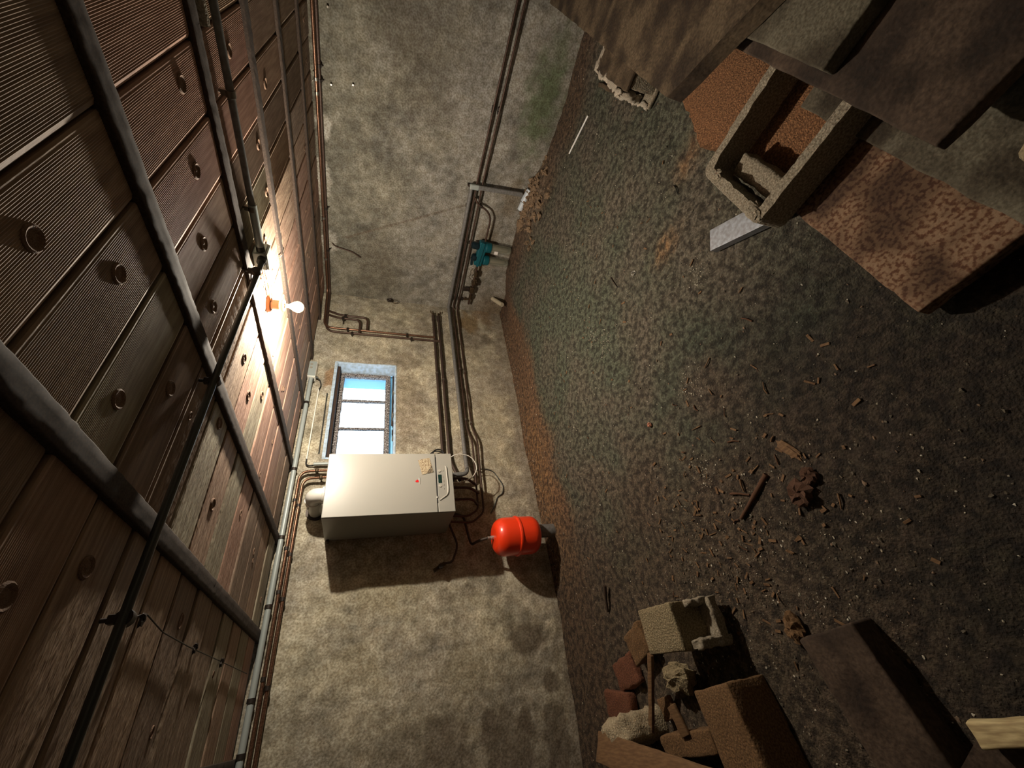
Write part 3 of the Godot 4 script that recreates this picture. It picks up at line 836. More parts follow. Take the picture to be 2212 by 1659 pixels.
func build_pipes() -> void:
	var zb := 0.05
	# pair under the ceiling along the right wall, round the corner and down the back wall
	var a := pipe("heating_pipe", "copper pipe along the right wall's top, lower end right of its twin", [Vector3(-0.10, 2.132, 4.9), Vector3(-0.10, 2.132, 0.09), Vector3(-0.675, 2.11, zb), Vector3(-0.675, 0.872, zb)], 0.012, 0.10, M.copper)
	var b := pipe("heating_pipe", "duller twin pipe against the right wall, dropping nearest the window", [Vector3(-0.05, 2.112, 4.9), Vector3(-0.05, 2.112, 0.05), Vector3(-0.735, 2.085, zb), Vector3(-0.735, 0.815, zb)], 0.012, 0.10, M.dull_copper)
	for z in [0.55, 1.04, 2.25, 2.15, 3.1]:
		clip(a, Vector3(-0.10, 2.132, z) - a.position, Vector3(0.0, 2.15, z) - a.position, 0.012, M.clip)
		clip(b, Vector3(-0.05, 2.112, z + 0.08) - b.position, Vector3(0.01, 2.08, z + 0.08) - b.position, 0.012, M.dark_clip)
	for y in [1.86, 1.2]:
		clip(a, Vector3(-0.675, y, zb) - a.position, Vector3(-0.675, y, 0) - a.position, 0.012, M.dark_clip)
		clip(b, Vector3(-0.735, y - 0.05, zb) - b.position, Vector3(-0.735, y - 0.05, 0) - b.position, 0.012, M.dark_clip)
	var l1 := pipe("branch_pipe", "upper bent copper branch pipe in the corner, longer of two", [Vector3(-0.40, 2.085, zb), Vector3(-0.475, 1.96, 0.07), Vector3(-0.475, 1.655, 0.07), Vector3(-0.675, 1.655, 0.062)], 0.012, 0.07, M.dull_copper)
	var l2 := pipe("branch_pipe", "lower bent copper branch pipe in the corner, shorter of two", [Vector3(-0.46, 2.10, zb), Vector3(-0.545, 1.98, 0.09), Vector3(-0.545, 1.735, 0.09), Vector3(-0.735, 1.735, 0.062)], 0.012, 0.07, M.dull_copper)
	clip(l1, Vector3(-0.475, 1.90, 0.07) - l1.position, Vector3(-0.475, 1.90, 0) - l1.position, 0.012, M.dark_clip)
	clip(l2, Vector3(-0.545, 1.92, 0.09) - l2.position, Vector3(-0.545, 1.92, 0) - l2.position, 0.012, M.dark_clip)
	# the two thick steel headers beside the boiler
	for i in 2:
		var y: float = [0.872, 0.806][i]
		var h := pipe("header_pipe", ["thick brown steel pipe from the boiler to the corner, upper of two", "thick brown steel pipe from the boiler to the corner, lower of two"][i], [Vector3(-0.30, y, 0.04), Vector3(-2.36, y, 0.04), Vector3(-2.60, y - 0.07, 0.08)], 0.0155, 0.08, M.dark_steel)
		obj("cap", tube([Vector3(0.03, 0, 0), Vector3(-0.06, 0, 0)], 0.021, 0.0, 12), M.dark_steel, h)
		obj("bleed_valve", tube([Vector3(0.03, 0, 0), Vector3(0.075, 0.0, 0.01)], 0.011, 0.0, 10), M.brass, h)
		obj("bleed_valve", tube([Vector3(0.06, 0, 0), Vector3(0.085, [0.028, -0.028][i], 0.01), Vector3(0.115, [0.028, -0.028][i], 0.01)], 0.007, 0.01, 8), M.brass, h)
		clip(h, Vector3(-1.25 - 0.09 * i, y, 0.04) - h.position, Vector3(-1.25 - 0.09 * i, y, 0) - h.position, 0.0155, M.clip)
	# loops that peep out above the headers, beside the boiler
	for i in 2:
		var q := pipe("cable_loop", ["outer dark cable loop beside the boiler's edge", "inner dark cable loop beside the boiler's edge"][i], [Vector3(-2.36, 0.84, 0.05), Vector3(-2.27 + 0.02 * i, 0.88, 0.06), Vector3(-2.275 + 0.02 * i, 0.99 - 0.03 * i, 0.06), Vector3(-2.38, 1.02 - 0.03 * i, 0.05)], 0.006, 0.06, M.black)
		q.set_meta("category", "cable")
	# gas pipe and two small pipes run low round the corner
	var g := pipe("gas_pipe", "thick grey pipe running low round both walls to the boiler", [Vector3(-0.055, 0.700, 1.66), Vector3(-0.055, 0.658, 0.05), Vector3(-0.09, 0.656, 0.045), Vector3(-2.30, 0.654, 0.05), Vector3(-2.565, 0.672, 0.14), Vector3(-2.565, 0.90, 0.14)], 0.020, 0.07, M.grey_pipe)
	clip(g, Vector3(-0.045, 0.680, 0.78) - g.position, Vector3(0.0, 0.69, 0.78) - g.position, 0.020, M.clip)
	clip(g, Vector3(-0.045, 0.695, 1.45) - g.position, Vector3(0.0, 0.71, 1.45) - g.position, 0.020, M.clip)
	var w1 := pipe("water_pipe", "copper water pipe just beneath the thick grey pipe", [Vector3(-0.04, 0.668, 4.9), Vector3(-0.05, 0.655, 1.7), Vector3(-0.05, 0.594, 0.06), Vector3(-0.09, 0.594, 0.03), Vector3(-1.98, 0.598, 0.03), Vector3(-2.16, 0.562, 0.05), Vector3(-2.88, 0.590, 0.07), Vector3(-2.95, 0.70, 0.10), Vector3(-2.95, 0.91, 0.14)], 0.0095, 0.05, M.dull_copper)
	var w2 := pipe("water_pipe", "copper water pipe lowest of the three running round the corner", [Vector3(-0.04, 0.612, 4.9), Vector3(-0.05, 0.594, 1.7), Vector3(-0.05, 0.540, 0.06), Vector3(-0.09, 0.540, 0.03), Vector3(-1.95, 0.545, 0.03), Vector3(-2.13, 0.508, 0.05), Vector3(-2.90, 0.535, 0.05), Vector3(-3.00, 0.66, 0.08), Vector3(-3.00, 0.91, 0.14)], 0.0095, 0.05, M.dull_copper)
	for z in [0.18, 1.02, 2.37, 2.4]:
		var y := 0.594 + 0.0372 * minf(z, 1.7)
		clip(w1, Vector3(-0.04, y, z) - w1.position, Vector3(0.005, y, z) - w1.position, 0.0095, M.dark_clip)
		clip(w2, Vector3(-0.04, y - 0.055, z) - w2.position, Vector3(0.005, y - 0.055, z) - w2.position, 0.0095, M.dark_clip)
	for x in [-1.15, -1.87]:
		clip(w1, Vector3(x, 0.596, 0.03) - w1.position, Vector3(x, 0.596, 0.0) - w1.position, 0.0095, M.clip)
		clip(w2, Vector3(x - 0.04, 0.544, 0.03) - w2.position, Vector3(x - 0.04, 0.544, 0.0) - w2.position, 0.0095, M.clip)
	# pipe work under the boiler
	for i in 3:
		var x: float = [-2.63, -2.72, -2.83][i]
		pipe("boiler_tail", ["bent dark pipe under the boiler, right of three", "bent dark pipe under the boiler, middle of three", "bent dark pipe under the boiler, left of three"][i], [Vector3(x, 0.90, 0.20), Vector3(x, 0.70 - 0.02 * i, 0.19), Vector3(x - 0.01, 0.60 - 0.025 * (i % 2), 0.09)], 0.012, 0.06, M.dull_copper if i else M.dark_steel)
	pipe("vessel_hose", "thin dark hose dropping from the boiler to the red tank", [Vector3(-2.90, 0.90, 0.12), Vector3(-2.93, 0.73, 0.06), Vector3(-3.10, 0.70, 0.05), Vector3(-3.19, 0.69, 0.08), Vector3(-3.205, 0.66, 0.22), Vector3(-3.205, 0.597, 0.27)], 0.011, 0.04, M.dark_steel)
	var fv := thing("filling_valve", "dark brass valve on the wall at the boiler's lower left", "valve", Vector3(-3.34, 0.96, 0.05))
	obj("body", tube([Vector3(0.03, -0.04, 0), Vector3(-0.02, 0.05, 0.0)], 0.016, 0.0, 12), M.brass, fv)
	obj("knob", lathe([Vector2(0.0, 0.0), Vector2(0.02, 0.0), Vector2(0.022, 0.012), Vector2(0.018, 0.022), Vector2(0.0, 0.022)], 14), M.dark_clip, fv, xf(Vector3(0.0, 0.0, 0.03), Vector3(90, 0, 0)))
	obj("stem", tube([Vector3(0, 0, -0.045), Vector3(0, 0, 0.03)], 0.007, 0.0, 8), M.brass, fv)
	obj("hose", tube([Vector3(0.03, -0.04, 0), Vector3(0.03, -0.10, 0.01), Vector3(0.16, -0.16, 0.01), Vector3(0.27, -0.12, 0.02), Vector3(0.38, -0.06, 0.1)], 0.009, 0.05, 10), M.dark_steel, fv)
	# cables from the boiler's underside
	var cw := pipe("white_cable", "white flex looping out beneath the boiler", [Vector3(-2.50, 0.89, 0.30), Vector3(-2.44, 0.80, 0.31), Vector3(-2.455, 0.66, 0.29), Vector3(-2.56, 0.605, 0.27), Vector3(-2.65, 0.65, 0.25), Vector3(-2.68, 0.76, 0.2), Vector3(-2.66, 0.89, 0.18)], 0.004, 0.07, M.white_plastic)
	cw.set_meta("category", "cable")
	var cg := pipe("grey_cable", "thin grey cable drooping on the wall below the boiler", [Vector3(-2.48, 0.56, 0.05), Vector3(-2.44, 0.46, 0.012), Vector3(-2.47, 0.37, 0.008), Vector3(-2.63, 0.29, 0.008), Vector3(-2.71, 0.31, 0.008), Vector3(-2.74, 0.37, 0.008), Vector3(-2.83, 0.41, 0.008), Vector3(-2.9, 0.46, 0.012)], 0.005, 0.04, M.dark_conduit)
	cg.set_meta("category", "cable")
	# upright drain tube on the right wall with its plastic foot
	var d := thing("drain_tube", "flat grey tube clamped upright over the pipes on the right wall", "pipe", Vector3(-0.075, 0.15, 1.71))
	obj("tube", rbox(Vector3(0.03, 0.56, 0.05), 0.012, Vector3i(1, 8, 1)), M.grey_pipe, d, xf(Vector3(0.0, 0.28, -0.017), Vector3(-3.6, 0, 0)))
	obj("end_cap", rbox(Vector3(0.036, 0.10, 0.056), 0.012), M.conduit, d, xf(Vector3(0.0, 0.525, -0.034), Vector3(-3.6, 0, 0)))
	obj("hook", tube([Vector3(0.06, 0.585, -0.04), Vector3(0.0, 0.585, -0.04), Vector3(0.0, 0.55, -0.036)], 0.01, 0.02, 10), M.dark_steel, d)
	var pf := thing("pvc_coupling", "pale blue-grey plastic pipe coupling at the right wall's foot", "pipe fitting", Vector3(-0.11, 0.125, 1.67))
	obj("sleeve", tube([Vector3(0.012, -0.032, 0.115), Vector3(0.002, 0.002, -0.02)], 0.036, 0.0, 20), M.pvc, pf)
	obj("neck", tube([Vector3(0.002, 0.0, -0.02), Vector3(-0.002, 0.014, -0.11)], 0.031, 0.0, 20), M.pvc, pf)
	obj("ring", tube([Vector3(0.002, 0.002, -0.018), Vector3(0.001, 0.004, -0.026)], 0.0375, 0.0, 20), M.grey_pipe, pf)
	var rod := pipe("rebar", "rusty bent bar sticking out of the right wall near its top", [Vector3(0.02, 2.08, 0.70), Vector3(-0.03, 2.04, 0.68), Vector3(-0.035, 1.86, 0.645), Vector3(-0.03, 1.77, 0.585)], 0.007, 0.03, M.dull_copper)
	rod.set_meta("category", "bar")
	var holes := [Vector3(-0.01, 2.035, 2.71), Vector3(-0.01, 2.028, 2.215), Vector3(-0.01, 1.858, 2.257)]
	for i in 3:
		var s := thing("wall_screw", ["small screw in the right wall, farthest from the corner", "small screw under the ceiling pipe on the right wall", "small screw alone on the right wall, lowest of three"][i], "screw", holes[i])
		obj("head", lathe([Vector2(0.0, 0.016), Vector2(0.007, 0.016), Vector2(0.009, 0.010), Vector2(0.004, 0.006), Vector2(0.004, -0.01)], 10), M.clip, s, xf(Vector3.ZERO, Vector3(0, 0, 90)))
	var pk := thing("wire_loop", "loop of wire around a knot of plaster in the wall corner", "hook", Vector3(-0.09, 1.39, 0.03))
	obj("stud", lump(Vector3(0.04, 0.07, 0.05), 0.4, 44, 7), M.dark_clip, pk, xf(Vector3(0.03, 0.02, 0.01)))
	var ring := []
	for i in 13: ring.append(Vector3(cos(TAU * i / 12) * 0.035, -0.04 + sin(TAU * i / 12) * 0.04, 0.02))
	obj("loop", tube(ring, 0.003, 0.0, 6), M.brass, pk)

# ---------------------------------------------------------------- conduits, boxes and cables near the ceiling
func build_ceiling_services() -> void:
	var zb := 0.06
	var c := pipe("conduit", "light grey conduit along the top of the back wall", [Vector3(-1.43, 2.142, zb), Vector3(-5.7, 2.142, zb)], 0.019, 0.0, M.conduit)
	for x in [-1.75, -2.45, -3.02, -3.49, -4.0, -4.25]:
		clip(c, Vector3(x, 2.142, zb) - c.position, Vector3(x, 2.142, 0) - c.position, 0.019, M.dark_clip)
	var c1 := pipe("supply_pipe", "bright copper pipe from boiler top along the wall, upper of pair", [Vector3(-2.465, 1.86, 0.07), Vector3(-2.465, 2.095, 0.05), Vector3(-5.7, 2.103, 0.045)], 0.0115, 0.08, M.copper)
	var c2 := pipe("supply_pipe", "bright copper pipe from boiler top along the wall, lower of pair", [Vector3(-2.535, 1.86, 0.08), Vector3(-2.535, 2.062, 0.06), Vector3(-5.7, 2.068, 0.045)], 0.0115, 0.08, M.copper)
	for x in [-2.72, -3.1, -3.4, -3.9]:
		clip(c1, Vector3(x, 2.098, 0.047) - c1.position, Vector3(x, 2.098, 0) - c1.position, 0.0115, M.dark_clip)
		clip(c2, Vector3(x - 0.05, 2.064, 0.055) - c2.position, Vector3(x - 0.05, 2.064, 0) - c2.position, 0.0115, M.dark_clip)
	for e in [[c1, Vector3(-2.465, 1.965, 0.065)], [c2, Vector3(-2.535, 1.925, 0.075)]]:
		clip(e[0], e[1] - e[0].position, Vector3(e[1].x, e[1].y, 0) - e[0].position, 0.0115, M.brass)
	var jb := thing("junction_box", "pale grey junction box under the ceiling beside the window", "junction box", Vector3(-1.34, 2.14, 0.05))
	obj("case", rbox(Vector3(0.20, 0.075, 0.085), 0.006), M.white_plastic, jb, xf(Vector3(0, 0, 0.0)))
	obj("lid", rbox(Vector3(0.19, 0.068, 0.008), 0.003), M.conduit, jb, xf(Vector3(0, 0, 0.045)))
	for x in [0.055, 0.01]:
		obj("knockout", lathe([Vector2(0.0, 0.002), Vector2(0.009, 0.002), Vector2(0.011, 0.004), Vector2(0.013, 0.0)], 16), M.grey_ink, jb, xf(Vector3(x, 0.012, 0.049), Vector3(90, 0, 0)))
	obj("gland", tube([Vector3(-0.10, -0.01, 0.0), Vector3(-0.135, -0.012, 0.0)], 0.016, 0.0, 12), M.dark_conduit, jb)
	obj("gland", tube([Vector3(-0.08, -0.035, 0.0), Vector3(-0.08, -0.06, 0.0)], 0.012, 0.0, 12), M.dark_conduit, jb)
	var wc := pipe("white_cable", "white cable clipped along the wall from the junction box", [Vector3(-1.545, 2.062, 0.02), Vector3(-2.33, 2.066, 0.02)], 0.006, 0.0, M.white_plastic)
	wc.set_meta("category", "cable")
	var bk := pipe("black_flex", "short black flex curving out of the junction box", [Vector3(-1.42, 2.10, 0.05), Vector3(-1.44, 2.06, 0.04), Vector3(-1.50, 2.045, 0.025), Vector3(-1.56, 2.06, 0.02)], 0.005, 0.02, M.black)
	bk.set_meta("category", "cable")
	var be := pipe("black_flex", "black cable elbow leading down to the boiler's grey sleeve", [Vector3(-2.325, 2.066, 0.02), Vector3(-2.39, 2.066, 0.02), Vector3(-2.40, 2.01, 0.03), Vector3(-2.395, 1.97, 0.05)], 0.006, 0.03, M.black)
	be.set_meta("category", "cable")
	pipe("cable_sleeve", "short light grey sleeve going down behind the boiler", [Vector3(-2.395, 2.0, 0.05), Vector3(-2.395, 1.84, 0.06)], 0.013, 0.0, M.conduit)
	var dc := pipe("wall_cable", "thin dark cable straight along the wall above the window", [Vector3(-1.585, 1.98, 0.01), Vector3(-2.27, 1.976, 0.01)], 0.006, 0.0, M.dark_conduit)
	dc.set_meta("category", "cable")
	# conduits on the ceiling
	var a := pipe("conduit", "brown-grey conduit on the ceiling running away from the lamp box", [Vector3(-2.255, 2.140, 2.10), Vector3(-2.255, 2.140, 4.9)], 0.014, 0.0, M.grey_pipe)
	for z in [2.28, 2.75]:
		clip(a, Vector3(-2.255, 2.140, z) - a.position, Vector3(-2.255, 2.18, z) - a.position, 0.014, M.clip)
	var sl := obj("end_sleeve", tube([Vector3(0, -0.002, -0.02), Vector3(0, -0.002, 0.2)], 0.018, 0.0, 14), M.conduit, a)
	sl.set_meta("label", "lighter grey sleeve at the box end")
	var sc := pipe("concrete_strip", "rough pale mortar strip beside the ceiling conduit", [Vector3(-2.315, 2.165, 2.96), Vector3(-2.315, 2.165, 3.5)], 0.02, 0.0, M.concrete)
	sc.set_meta("category", "mortar")
	var d := pipe("conduit", "dark conduit crossing the ceiling below the joists towards the left", [Vector3(-2.30, 2.128, 2.02), Vector3(-3.0, 2.128, 2.05), Vector3(-5.7, 2.130, 2.06)], 0.0125, 0.0, M.dark_conduit)
	for x in [-2.42, -3.12, -3.92]:
		clip(d, Vector3(x, 2.128, 2.045) - d.position, Vector3(x, 2.178, 2.045) - d.position, 0.016, M.dark_clip)
		obj("spike", tube([Vector3(x, 2.15, 2.03) - d.position, Vector3(x - 0.01, 2.16, 1.97) - d.position], 0.004, 0.0, 6), M.dark_clip, d)
	var lb := thing("junction_box", "grey junction box on the ceiling next to the lit bulb", "junction box", Vector3(-2.23, 2.145, 2.0), deg_to_rad(0))
	obj("case", rbox(Vector3(0.10, 0.06, 0.10), 0.006), M.conduit, lb)
	obj("lid", rbox(Vector3(0.094, 0.008, 0.094), 0.003), M.conduit, lb, xf(Vector3(0, -0.033, 0)))
	obj("gland", tube([Vector3(-0.02, -0.005, 0.05), Vector3(-0.02, -0.005, 0.08)], 0.02, 0.0, 14), M.dark_conduit, lb)
	obj("gland", tube([Vector3(-0.05, -0.012, 0.02), Vector3(-0.08, -0.014, 0.02)], 0.021, 0.0, 14), M.dark_conduit, lb)
	obj("gland", tube([Vector3(0.03, -0.005, -0.05), Vector3(0.03, -0.005, -0.075)], 0.012, 0.0, 14), M.conduit, lb)
	var wires := [[Vector3(-2.205, 2.16, 1.95), Vector3(-2.20, 2.165, 1.85), Vector3(-2.185, 2.15, 1.78), Vector3(-2.175, 2.16, 1.70), Vector3(-2.165, 2.16, 1.65)], [Vector3(-2.19, 2.155, 1.95), Vector3(-2.175, 2.16, 1.84), Vector3(-2.185, 2.155, 1.76), Vector3(-2.155, 2.16, 1.70), Vector3(-2.155, 2.16, 1.65)]]
	for i in 2:
		var f := pipe("lamp_wire", ["left brown wire between junction box and lamp holder", "right brown wire between junction box and lamp holder"][i], wires[i], 0.0035, 0.02, M.bakelite)
		f.set_meta("category", "wire")
	var wsl := pipe("wire_sleeve", "short white sleeve on the wire at the lamp holder", [Vector3(-2.15, 2.150, 1.745), Vector3(-2.150, 2.150, 1.665)], 0.007, 0.0, M.white_plastic)
	wsl.set_meta("category", "sleeve")
	var cwire := pipe("tie_wire", "thin dark wire with twisted knots along the ceiling's left part", [Vector3(-3.888, 2.172, 1.9), Vector3(-3.862, 2.168, 1.826), Vector3(-3.884, 2.169, 1.65), Vector3(-3.887, 2.168, 1.344), Vector3(-3.878, 2.170, 0.835), Vector3(-3.871, 2.17, 0.192)], 0.0022, 0.02, M.dark_clip)
	cwire.set_meta("category", "wire")
	for z in [1.84, 1.28, 0.83]:
		obj("knot", lump(Vector3(0.035, 0.014, 0.03), 0.6, 66, 6), M.dark_clip, cwire, xf(Vector3(-3.88, 2.167, z) - cwire.position))
	for i in 3:
		var p: Vector3 = [Vector3(-1.80, 2.17, 1.70), Vector3(-0.12, 2.16, 2.23), Vector3(-0.12, 2.16, 0.98)][i]
		var w := pipe("tie_wire", ["twisted bit of wire hanging from a joist near the bulb", "pair of bare wire ends above the pipe on the right wall", "bare wire end above the pipe nearer the corner"][i], [p, p + Vector3(0.0, -0.015, 0.02), p + Vector3(0.05, -0.02, 0.04), p + Vector3(0.09, -0.01, 0.02)], 0.003, 0.01, M.clip)
		w.set_meta("category", "wire")

# ---------------------------------------------------------------- water filter on the right wall
func build_filter() -> void:
	var f := thing("water_filter", "teal twin water filter with clear bowls on the right wall", "water filter", Vector3(-0.10, 0.08, 0.95))
	for i in 2:
		var z: float = [0.085, -0.085][i]
		var y := 0.0 - 0.012 * i
		var bp := [Vector2(0.0, 0.0)]
		for k in 7:
			var a := lerpf(-PI / 2, 0.0, k / 6.0)
			bp.append(Vector2(0.018 + 0.030 * cos(a), 0.032 + 0.032 * sin(a)))
		bp.append(Vector2(0.050, 0.27))
		bp.append(Vector2(0.0, 0.27))
		obj("bowl", lathe(bp, 24), M.bowl, f, xf(Vector3(0, y, z)))
		obj("cartridge", lathe([Vector2(0.0, 0.05), Vector2(0.027, 0.05), Vector2(0.029, 0.055), Vector2(0.029, 0.26), Vector2(0.0, 0.26)], 20), M.filter_core, f, xf(Vector3(0, y, z)))
		obj("collar", lathe([Vector2(0.0, 0.255), Vector2(0.058, 0.255), Vector2(0.060, 0.262), Vector2(0.060, 0.312), Vector2(0.054, 0.32), Vector2(0.0, 0.32)], 24), M.teal, f, xf(Vector3(0, y, z)))
	obj("head", rbox(Vector3(0.085, 0.10, 0.315), 0.018, Vector3i(1, 1, 1)), M.teal, f, xf(Vector3(0.01, 0.355, -0.01), Vector3(2.5, 0, 0)))
	obj("head_rib", rbox(Vector3(0.012, 0.03, 0.32), 0.004), M.teal, f, xf(Vector3(-0.038, 0.36, -0.01), Vector3(2.5, 0, 0)))
	obj("label", rbox(Vector3(0.003, 0.045, 0.04), 0.001), M.label_white, f, xf(Vector3(-0.051, 0.19, 0.06)))
	for i in 2:
		obj("cap", lathe([Vector2(0.0, 0.40), Vector2(0.042, 0.40), Vector2(0.045, 0.41), Vector2(0.042, 0.47 - 0.03 * i), Vector2(0.02, 0.485 - 0.03 * i), Vector2(0.0, 0.485 - 0.03 * i)], 18), M.dark_teal, f, xf(Vector3(0.0, 0.0, [0.085, -0.07][i])))
	obj("lever", rbox(Vector3(0.03, 0.03, 0.10), 0.008), M.dark_teal, f, xf(Vector3(-0.01, 0.44, -0.125), Vector3(-10, 0, 0)))
	var feed := pipe("filter_feed", "curved dark pipe from the copper pipe down into the filter", [Vector3(-0.05, 0.640, 1.56), Vector3(-0.06, 0.60, 1.50), Vector3(-0.085, 0.48, 1.46), Vector3(-0.09, 0.425, 1.38), Vector3(-0.09, 0.415, 1.10)], 0.011, 0.09, M.dull_copper)
	clip(feed, Vector3(-0.07, 0.555, 1.485) - feed.position, Vector3(0.0, 0.555, 1.485) - feed.position, 0.011, M.dark_clip)
	var o := thing("stopcock", "dark brass stopcocks and unions between filter and corner", "valve", Vector3(-0.075, 0.41, 0.45))
	obj("pipe", tube([Vector3(-0.02, 0.03, 0.36), Vector3(0, 0.01, 0.18), Vector3(0, 0, -0.30)], 0.013, 0.04, 12), M.dull_copper, o)
	obj("union", tube([Vector3(0, 0.005, 0.22), Vector3(0, 0.003, 0.15)], 0.026, 0.0, 6), M.brass, o)
	obj("valve_body", lump(Vector3(0.07, 0.075, 0.11), 0.25, 61, 8), M.brass, o, xf(Vector3(-0.005, 0.0, 0.06)))
	obj("valve_body", rbox(Vector3(0.06, 0.06, 0.09), 0.015), M.brass, o, xf(Vector3(0, 0.01, -0.06)))
	obj("handle", rbox(Vector3(0.03, 0.09, 0.06), 0.01), M.dark_clip, o, xf(Vector3(-0.01, 0.085, -0.055)))
	obj("handle", rbox(Vector3(0.02, 0.03, 0.05), 0.006), M.dark_clip, o, xf(Vector3(-0.01, 0.10, -0.22)))
	obj("union", tube([Vector3(0, 0, -0.14), Vector3(0, 0, -0.2)], 0.022, 0.0, 6), M.brass, o)
	obj("drain_cock", tube([Vector3(0, 0, -0.22), Vector3(-0.005, 0.085, -0.22)], 0.012, 0.0, 10), M.brass, o)
	obj("chain", tube([Vector3(0.0, 0.06, 0.26), Vector3(-0.01, 0.085, 0.22), Vector3(-0.01, 0.07, 0.17), Vector3(0.0, 0.09, 0.13), Vector3(0, 0.06, 0.10)], 0.004, 0.01, 6), M.brass, o)

# ---------------------------------------------------------------- slabs stacked by the camera, right-hand side
func build_slabs() -> void:
	tag(obj("ochre_slab", prism([Vector2(-2.95, 3.14), Vector2(-2.60, 3.10), Vector2(-2.42, 3.11), Vector2(-2.25, 3.06), Vector2(-2.05, 3.12), Vector2(-1.80, 3.22), Vector2(-1.80, 3.95), Vector2(-2.95, 3.95)], -0.03, 0.072, 0.05, 0.03, 7), M.ochre_slab), "orange earth-caked slab with ragged edge beneath the concrete frame", "slab")
	tag(obj("rusty_slab", rbox(Vector3(0.62, 0.055, 0.66), 0.006, Vector3i(20, 2, 20), 0.0022, 10.0, 23), M.rust_slab, self, xf(Vector3(-3.275, 0.062, 3.435), Vector3(0, 0.5, 0.4))), "rust-speckled brown slab lying nearest the room's centre", "slab")
	tag(obj("grey_slab", rbox(Vector3(1.15, 0.03, 0.75), 0.005, Vector3i(26, 1, 18), 0.003, 8.0, 24), M.grey_slab, self, xf(Vector3(-3.30, 0.106, 3.745), Vector3(0, 0.6, 0))), "thin grey slab on top of the rust-speckled one", "slab")
	# the cast concrete frame
	var f := thing("concrete_chamber", "rectangular open concrete chamber frame with chipped rim", "concrete frame", Vector3(-2.795, 0.10, 3.43))
	var outer := []
	var inner := []
	for e in [[1, 1], [-1, 1], [-1, -1], [1, -1]]:
		for k in 6:
			var a: float = deg_to_rad(18.0 * k) + (0.0 if e[0] > 0 and e[1] > 0 else (PI / 2 if e[1] > 0 else (PI if e[0] < 0 else 1.5 * PI)))
			outer.append(Vector2(e[0] * (0.225 - 0.045) + 0.045 * cos(a), e[1] * (0.405 - 0.045) + 0.045 * sin(a)))
			inner.append(Vector2(e[0] * (0.180 - 0.022) + 0.022 * cos(a), e[1] * (0.360 - 0.022) + 0.022 * sin(a)))
	var st := begin()
	st.set_smooth_group(-1)
	var nz := noise(95, 16.0)
	var dn_o: Array = []
	var dn_i: Array = []
	for i in outer.size():
		var a: Vector2 = outer[i]
		var b: Vector2 = outer[(i + 1) % outer.size()]
		var c: Vector2 = inner[i]
		var d: Vector2 = inner[(i + 1) % inner.size()]
		var n := maxi(1, int(a.distance_to(b) / 0.02))
		for k in n:
			dn_o.append(a.lerp(b, float(k) / n))
			dn_i.append(c.lerp(d, float(k) / n))
	var loops := []
	for e in [[dn_o, 0.0], [dn_o, 0.108], [dn_o, 0.12], [dn_i, 0.12], [dn_i, 0.105], [dn_i, 0.0]]:
		var lp := []
		for i in e[0].size():
			var p: Vector2 = e[0][i]
			var y: float = e[1]
			if y > 0.1: y += nz.get_noise_2d(p.x, p.y) * 0.006
			var g := 1.0 + nz.get_noise_2d(p.x * 2.0 + 7.0, p.y * 2.0) * (0.02 if e[0] == dn_i else 0.008)
			if y > 0.115 and e[0] == dn_o: g *= 0.985
			lp.append(Vector3(p.x * g, y, p.y * g))
		loops.append(lp)
	for l in loops.size() - 1:
		var cnt: int = loops[l].size()
		for i in cnt:
			var i2 := (i + 1) % cnt
			for p in [loops[l][i], loops[l][i2], loops[l + 1][i2], loops[l][i], loops[l + 1][i2], loops[l + 1][i]]: st.add_vertex(p)
	st.generate_normals()
	obj("ring", st.commit(), M.concrete, f)
	obj("mortar_lump", lump(Vector3(0.10, 0.016, 0.05), 0.5, 96, 8), M.concrete, f, xf(Vector3(-0.165, 0.120, -0.375)))
	obj("mortar_lump", lump(Vector3(0.06, 0.014, 0.04), 0.5, 97, 8), M.concrete, f, xf(Vector3(0.13, 0.12, -0.37)))
	tag(obj("stone_piece", rbox(Vector3(0.27, 0.075, 0.085), 0.012, Vector3i(10, 3, 5), 0.004, 14.0, 98), M.concrete, self, xf(Vector3(-2.80, 0.125, 3.135), Vector3(0, 3, 0))), "flat grey stone lying inside the concrete frame", "stone")
	tag(obj("wide_slab", rbox(Vector3(1.75, 0.045, 0.95), 0.006, Vector3i(30, 1, 18), 0.0025, 6.0, 25), M.dark_slab, self, xf(Vector3(-2.485, 0.2425, 3.905))), "wide dark brown slab laid across the concrete frame", "slab")
	tag(obj("narrow_slab", rbox(Vector3(1.2, 0.055, 0.75), 0.006, Vector3i(22, 1, 14), 0.003, 8.0, 26), M.grey_slab, self, xf(Vector3(-2.325, 0.2925, 3.845))), "grey slab with pitted face on top of the wide dark slab", "slab")
	tag(obj("tan_slab", prism([Vector2(-2.31, 3.20), Vector2(-0.03, 3.195), Vector2(-0.03, 4.2), Vector2(-3.03, 4.2)], 0.325, 0.405, 0.006, 0.06, 9), M.tan_slab), "large tan slab topmost of the stack, reaching the right wall", "slab")
	# hollow block fragment that props the tan slab
	var h := thing("hollow_block", "broken hollow block with pale crumbly edges under the tan slab", "block", Vector3(-1.22, floor_y(-1.22, 3.1), 3.115), deg_to_rad(3))
	h.scale = Vector3(0.95, 0.74, 1.0)
	obj("top_plate", rbox(Vector3(0.60, 0.03, 0.28), 0.006, Vector3i(14, 1, 8), 0.004, 10.0, 11), M.tan_slab, h, xf(Vector3(0.0, 0.262, 0.06)))
	obj("front_plate", rbox(Vector3(0.42, 0.22, 0.03), 0.006, Vector3i(12, 8, 1), 0.006, 10.0, 12), M.tan_slab, h, xf(Vector3(0.03, 0.135, -0.10), Vector3(-14, 4, 0)))
